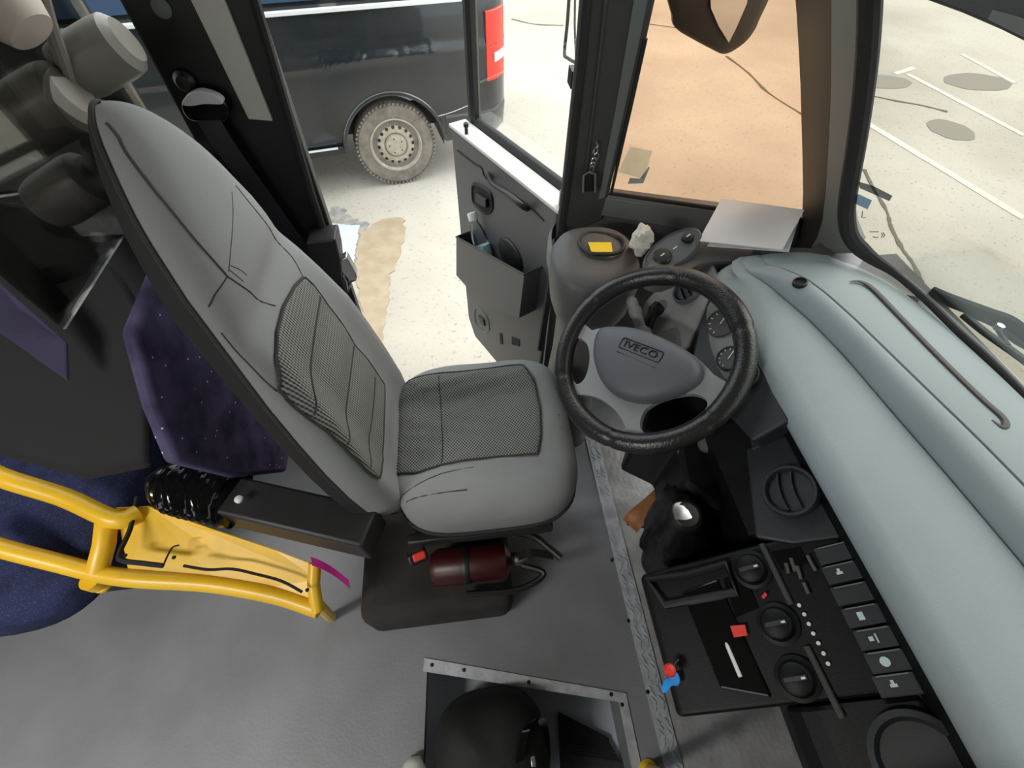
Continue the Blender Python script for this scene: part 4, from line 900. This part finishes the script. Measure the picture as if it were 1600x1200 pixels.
# black armrest bar wrapped in shiny film
arm = thing('armrest', 'long black armrest with a wrapped shiny round end beside the seat', 'armrest', Zp(400, 790, .6))
A0, A1 = Zp(292, 757, .63), Zp(578, 822, .63); au = (A1-A0).normalized(); av = V((-au.y, au.x, 0)).normalized()
part('bar', box((A0+A1)/2-V((0, 0, .055)), ((A1-A0).length, .095, .11), (au, av, V((0, 0, 1)))), 'black', arm, bevel=.008)
wr = []
for i in range(45):
    f = i/44; c = A0-au*.125+au*.235*f-V((0, 0, .03)); r_ = .068*(math.sin(min(1, f*2.4+.10)*math.pi/2))
    wr.append([c+av*math.cos(t)*r_*(1+.03*math.sin(5*t)+k_)+V((0, 0, 1))*math.sin(t)*r_*.85*(1+k_)+au*.012*math.sin(2*t+1)*min(1, f*3) for t in [2*math.pi*k/40 for k in range(40)] for k_ in [.075*math.sin(i*1.7+2.2*math.sin(2*t))*min(1, max(0, f*3-.5))]])
part('film_wrap', loft(wr), 'gloss', arm, smooth=50)
part('wrap_button', lathe(Zp(374, 781, .648), (0, 0, 1), [(.009, 0), (.009, .006), (.005, .009), (.001, .0095)], 14), 'white', arm)

# ================================================================== YELLOW FRAME, PASSENGER SEAT, PARTITION
yf = thing('yellow_frame', 'yellow tubular guard frame with a slotted plate behind the driver seat', 'guard frame', Zp(300, 900, .4))
r1 = [(-60, 700), (0, 733), (100, 765), (180, 800), (215, 790)]
part('upper_rail', tube(smooth_path([Zp(p[0], p[1]+12, z) for p, z in zip(r1, (.62, .60, .55, .52, .50))], 5), .023, 14), 'yellow', yf)
r2 = [((-60, 835), .54), ((0, 856), .52), ((100, 882), .47), ((160, 897), .45), ((220, 905), .44), ((330, 912), .41), ((430, 930), .385), ((500, 953), .37)]
part('lower_rail', tube(smooth_path([Zp(*p, z) for p, z in r2], 5), .0215, 14), 'yellow', yf)
part('cross_bar', tube([Zp(168, 800, .51), Zp(163, 850, .49), Zp(152, 892, .455)], .024, 14), 'yellow', yf)
ppx = [((180, 792), .505), ((232, 790), .50), ((330, 825), .485), ((430, 858), .45), ((488, 880), .43), ((498, 905), .41), ((492, 940), .385), ((420, 920), .395), ((330, 903), .42), ((200, 895), .45)]
pl = part('plate', prism([Zp(*p, z) for p, z in ppx], (0, 0, -.012)), 'yellow', yf, smooth=0, bevel=.003)
zpl = lambda px: .52-.00027*(px-160)
def yline(px, r, off=.0): return tube(smooth_path([Zp(*p, zpl(p[0])+off) for p in px], 4), r, 6)
part('slot', yline([(214, 777), (204, 825), (186, 866), (192, 876), (222, 880), (255, 884)], .006, .006), 'slot', pl)
part('fold_line', yline([(255, 884), (262, 868), (270, 855), (280, 852)], .0022, .008), 'slot', pl)
part('slot', yline([(287, 884), (325, 890), (362, 889), (400, 897), (440, 908), (472, 925)], .0035, .008), 'slot', pl)
part('end_tube', tube([Zp(492, 880, .43), Zp(490, 915, .41), Zp(496, 955, .375)], .016, 12), 'yellow', yf)
part('foot_socket', lathe(Zp(140, 906, .44), (0, 0, -1), [(.024, 0), (.024, .03), (.020, .032), (.020, .04), (.022, .042), (.022, .05), (.014, .06), (.002, .064)], 20), 'yellow', yf)
part('front_foot', tube([Zp(498, 945, .37), Zp(515, 962, .18), Zp(518, 965, .01)], .014, 10), 'yellow', yf)
for p in ((272, 871), (480, 922), (196, 868)): part('rivet', lathe(Zp(*p, zpl(p[0])+.01), (0, 0, 1), [(.005, 0), (.004, .003), (.001, .004)], 10), 'deep', pl)
solo('ribbon', strip(smooth_path([Zp(487, 877, .455), Zp(505, 884, .44), Zp(525, 896, .42), Zp(546, 913, .40)], 4), V((-.006, .022, 0)), V((0, 0, .003))), 'pink', 'bright magenta ribbon tied to the end of the yellow frame', 'ribbon')

ps = thing('passenger_seat', 'navy speckled passenger seat behind the yellow frame in the corner', 'seat', (-1.35, .65, 0))
part('cushion', loft([[V((-1.32+.33*s*math.copysign(abs(math.cos(t))**.5, math.cos(t)), .69+.40*s*math.copysign(abs(math.sin(t))**.5, math.sin(t)), z)) for t in [2*math.pi*k/48 for k in range(48)]] for s, z in ((.93, .32), (1, .35), (1, .42), (.97, .445), (.9, .455), (.4, .46))]), 'navy', ps, smooth=60)
part('backrest', prism([V(p) for p in ((-1.60, .31, .44), (-1.72, .31, 1.15), (-1.84, .31, 1.15), (-1.74, .31, .38))], (0, .76, 0)), 'plum', ps, bevel=.04, seg=4)
part('seat_base', box((-1.35, .72, .16), (.5, .5, .33)), 'deep', ps, bevel=.01)

# padded partition behind the driver: dark panel, dotted purple cloth, rails with grey pads
pt = thing('partition', 'dark padded partition behind the driver with dotted purple cloth', 'partition', (-.62, .8, 0))
part('purple_panel', prism([V((-.56, a, b)) for a, b in ((.585, 1.08), (.50, .98), (.44, .88), (.50, .68), (.62, .45), (1.06, .45), (1.06, 1.12))], (-.03, 0, 0)), 'purple', pt, bevel=.01)
part('dark_pad', loft([[Zp(*p, z)+V((0, 0, dz_)) for p, z in (((-40, 300), 1.12), ((90, 330), 1.12), ((180, 420), 1.06), ((232, 505), 1.0), ((222, 560), .95), ((225, 720), .78), ((120, 740), .74), ((-60, 690), .78))] for dz_ in (-.04, 0)]), 'seatblack', pt, bevel=.015, seg=3)
part('support_post', tube([V((-.66, 1.0, 0)), V((-.66, 1.0, 1.13))], .018, 10), 'deep', pt)
part('pad_strip', prism([Zp(*p, z) for p, z in (((-40, 425), 1.09), ((0, 442), 1.085), ((108, 538), 1.0), ((110, 598), .95), ((0, 520), 1.03), ((-40, 490), 1.05))], (0, 0, .008)), 'plum', pt, smooth=0, bevel=.003)
part('rail_post', tube([Yp(50, -60, .92), Yp(75, 30, .92), Yp(125, 172, .92), Yp(150, 300, .92)], .010, 10), 'greyvinyl', pt)
def roll(a, b, y, r, nm='pad_roll'):
    p, q = Yp(*a, y), Yp(*b, y+.02); d = (q-p).normalized(); L = (q-p).length
    part(nm, lathe(p, d, [(r*.6, 0), (r*.92, .01), (r, .03), (r, L-.03), (r*.95, L-.012), (r*.7, L)], 28), 'greyvinyl', pt)
roll((10, 205), (118, 142), .88, .052); roll((105, 118), (200, 62), .96, .046); roll((70, 325), (150, 272), .90, .05)
part('acrylic_sheet', prism([V((-.62, .55, 1.13)), V((-.62, 1.08, 1.13)), V((-.62, 1.08, 1.95)), V((-.62, .55, 1.95))], (-.005, 0, 0)), 'g_plexi', pt, smooth=0)
part('beige_bolster', lathe(Yp(-12, -5, .80), (-.4, .2, .5), [(.001, -.05), (.03, -.045), (.042, -.02), (.045, .04), (.045, .15)], 28), 'beige', pt)

# ================================================================== THINGS BY THE STEP
bag = thing('backpack', 'black backpack standing in the step well below the metal edge', 'bag', (-.05, -.12, -.22))
bg = []
for s, z in ((.8, -.22), (.95, -.18), (1.0, -.05), (.97, .03), (.85, .085), (.6, .12), (.25, .135)):
    bg.append([V((-.045+.165*s*math.copysign(abs(math.cos(t))**.75, math.cos(t)), -.105+.165*s*math.copysign(abs(math.sin(t))**.75, math.sin(t)), z+.01*math.sin(3*t))) for t in [2*math.pi*k/48 for k in range(48)]])
part('bag_body', loft(bg), mat('black nylon', g(18), .75, bump=.4, bscale=140), bag, smooth=60)
part('bag_strap', strip(smooth_path([Zp(812, 1190, .14), Zp(820, 1146, .145), Zp(836, 1122, .12), Zp(850, 1135, .07), Zp(854, 1180, .03), Zp(850, 1230, -.0)], 6), V((.022, .004, 0)), V((0, 0, .003))), 'gloss', bag)
for p in ((818, 1155), (833, 1190)): part('strap_buckle', box(Zp(*p, .145), (.012, .022, .006)), 'steel', bag, bevel=.002)
mt = [Zp(*p, -.215) for p in ((872, 1112), (950, 1152), (955, 1178), (975, 1195), (985, 1330), (880, 1330), (874, 1180))]
m_ = part('door_mat', prism(mt, (0, 0, .014)), mat('ribbed dark mat', srgb(52, 52, 60), .9, c2=srgb(38, 38, 44), vscale=50), smooth=0); m_['label'] = 'dark ribbed mat lying on the entrance step'; m_['category'] = 'mat'
rb_ = []
md = (Zp(950, 1152, 0)-Zp(838, 1100, 0)).normalized(); ms = V((-md.y, md.x, 0))
for i in range(11):
    p = mt[0].lerp(mt[6], .06+i*.085); q = mt[1].lerp(mt[3], min(1, .06+i*.085)) if i < 11 else mt[3]
    rb_.append(tube([p+V((0, 0, .0145))+md*.01, q+V((0, 0, .0145))-md*.01], .003, 5))
rbp = part('mat_ribs', join(*rb_), 'rubber', m_); rbp['kind'] = 'stuff'
sh = thing('shoe', 'pale toe of a shoe at the bottom edge beside the backpack', 'shoe', (-.27, -.2, 0))
shx, shy = Zp(645, 1192, .04).x, Zp(645, 1192, .04).y
part('upper', loft([[V((shx+w*math.cos(t), shy-dy, .012+hh*(.5+.5*math.sin(t)))) for t in [2*math.pi*k/24 for k in range(24)]] for dy, w, hh in ((-.012, .012, .03), (0, .026, .045), (.03, .038, .06), (.08, .044, .07), (.14, .042, .085), (.2, .038, .10), (.26, .03, .095))]), 'pale', sh, smooth=60)
part('sole', loft([[V((shx+w*math.cos(t), shy-dy, z)) for t in (0, math.pi)]+[V((shx-w, shy-dy, z-.014)), V((shx+w, shy-dy, z-.014))] for dy, w, z in ((-.012, .014, .014), (.03, .04, .014), (.12, .044, .014), (.26, .032, .014))]), 'white', sh, smooth=0)
gp = thing('grab_pole', 'yellow grab pole foot at the corner of the metal floor strips', 'pole', Zp(1012, 1198, 0))
gc = Zp(1013, 1204, 0)
part('pole_foot', lathe(gc, (0, 0, 1), [(.026, 0), (.026, .006), (.02, .012), (.0175, .02)], 24), 'yellow', gp)
part('pole', lathe(gc+V((0, 0, .015)), (0, 0, 1), [(.0165, 0), (.0165, .5), (.0165, 1.0), (.0165, 1.97)], 20), 'yellow', gp)

# ================================================================== LIGHT
w = bpy.data.worlds.new('sky'); sc.world = w; w.use_nodes = True; nt = w.node_tree
bgn = nt.nodes['Background']; tc = nt.nodes.new('ShaderNodeTexCoord'); sx = nt.nodes.new('ShaderNodeSeparateXYZ'); rp = nt.nodes.new('ShaderNodeValToRGB')
nt.links.new(tc.outputs['Generated'], sx.inputs[0]); nt.links.new(sx.outputs[2], rp.inputs[0]); nt.links.new(rp.outputs[0], bgn.inputs[0])
rp.color_ramp.elements[0].position = 0; rp.color_ramp.elements[0].color = (.80, .86, .88, 1)
rp.color_ramp.elements[1].position = .6; rp.color_ramp.elements[1].color = (.90, .97, 1.0, 1)
bgn.inputs[1].default_value = 2.0
def sun(rx, rz, e, angle):
    l = bpy.data.lights.new('sun', 'SUN'); l.energy = e; l.angle = R(angle); l.color = (1, .96, .9); o = bpy.data.objects.new('sun', l); col.objects.link(o); o.rotation_euler = (R(rx), 0, R(rz)); return o
sun(48, 122, 2.7, 60)
def lamp(loc, e, sx, sy, c=(1, .97, .92)):
    l = bpy.data.lights.new('ceiling lamp', 'AREA'); l.shape = 'RECTANGLE'; l.size = sx; l.size_y = sy; l.energy = e; l.color = c
    o = bpy.data.objects.new('ceiling_lamp', l); col.objects.link(o); o.location = loc; return o
lamp((-1.6, -.7, 1.96), 31, .9, .25)

# ================================================================== CAMERA, RENDER LOOK
cd = bpy.data.cameras.new('camera'); cam = bpy.data.objects.new('camera', cd); col.objects.link(cam)
cd.sensor_fit = 'HORIZONTAL'; cd.sensor_width = 36; cd.lens = 36*F/1600; cd.clip_start = .02; cd.clip_end = 300
cam.matrix_world = Matrix.Translation(CAM) @ ROT.to_4x4()
sc.camera = cam
sc.view_settings.view_transform = 'Standard'; sc.view_settings.look = 'None'; sc.view_settings.gamma = 1
sc.view_settings.use_curve_mapping = False; sc.view_settings.exposure = .3
sc.cycles.max_bounces = 8; sc.cycles.transparent_max_bounces = 12; sc.cycles.use_denoising = True
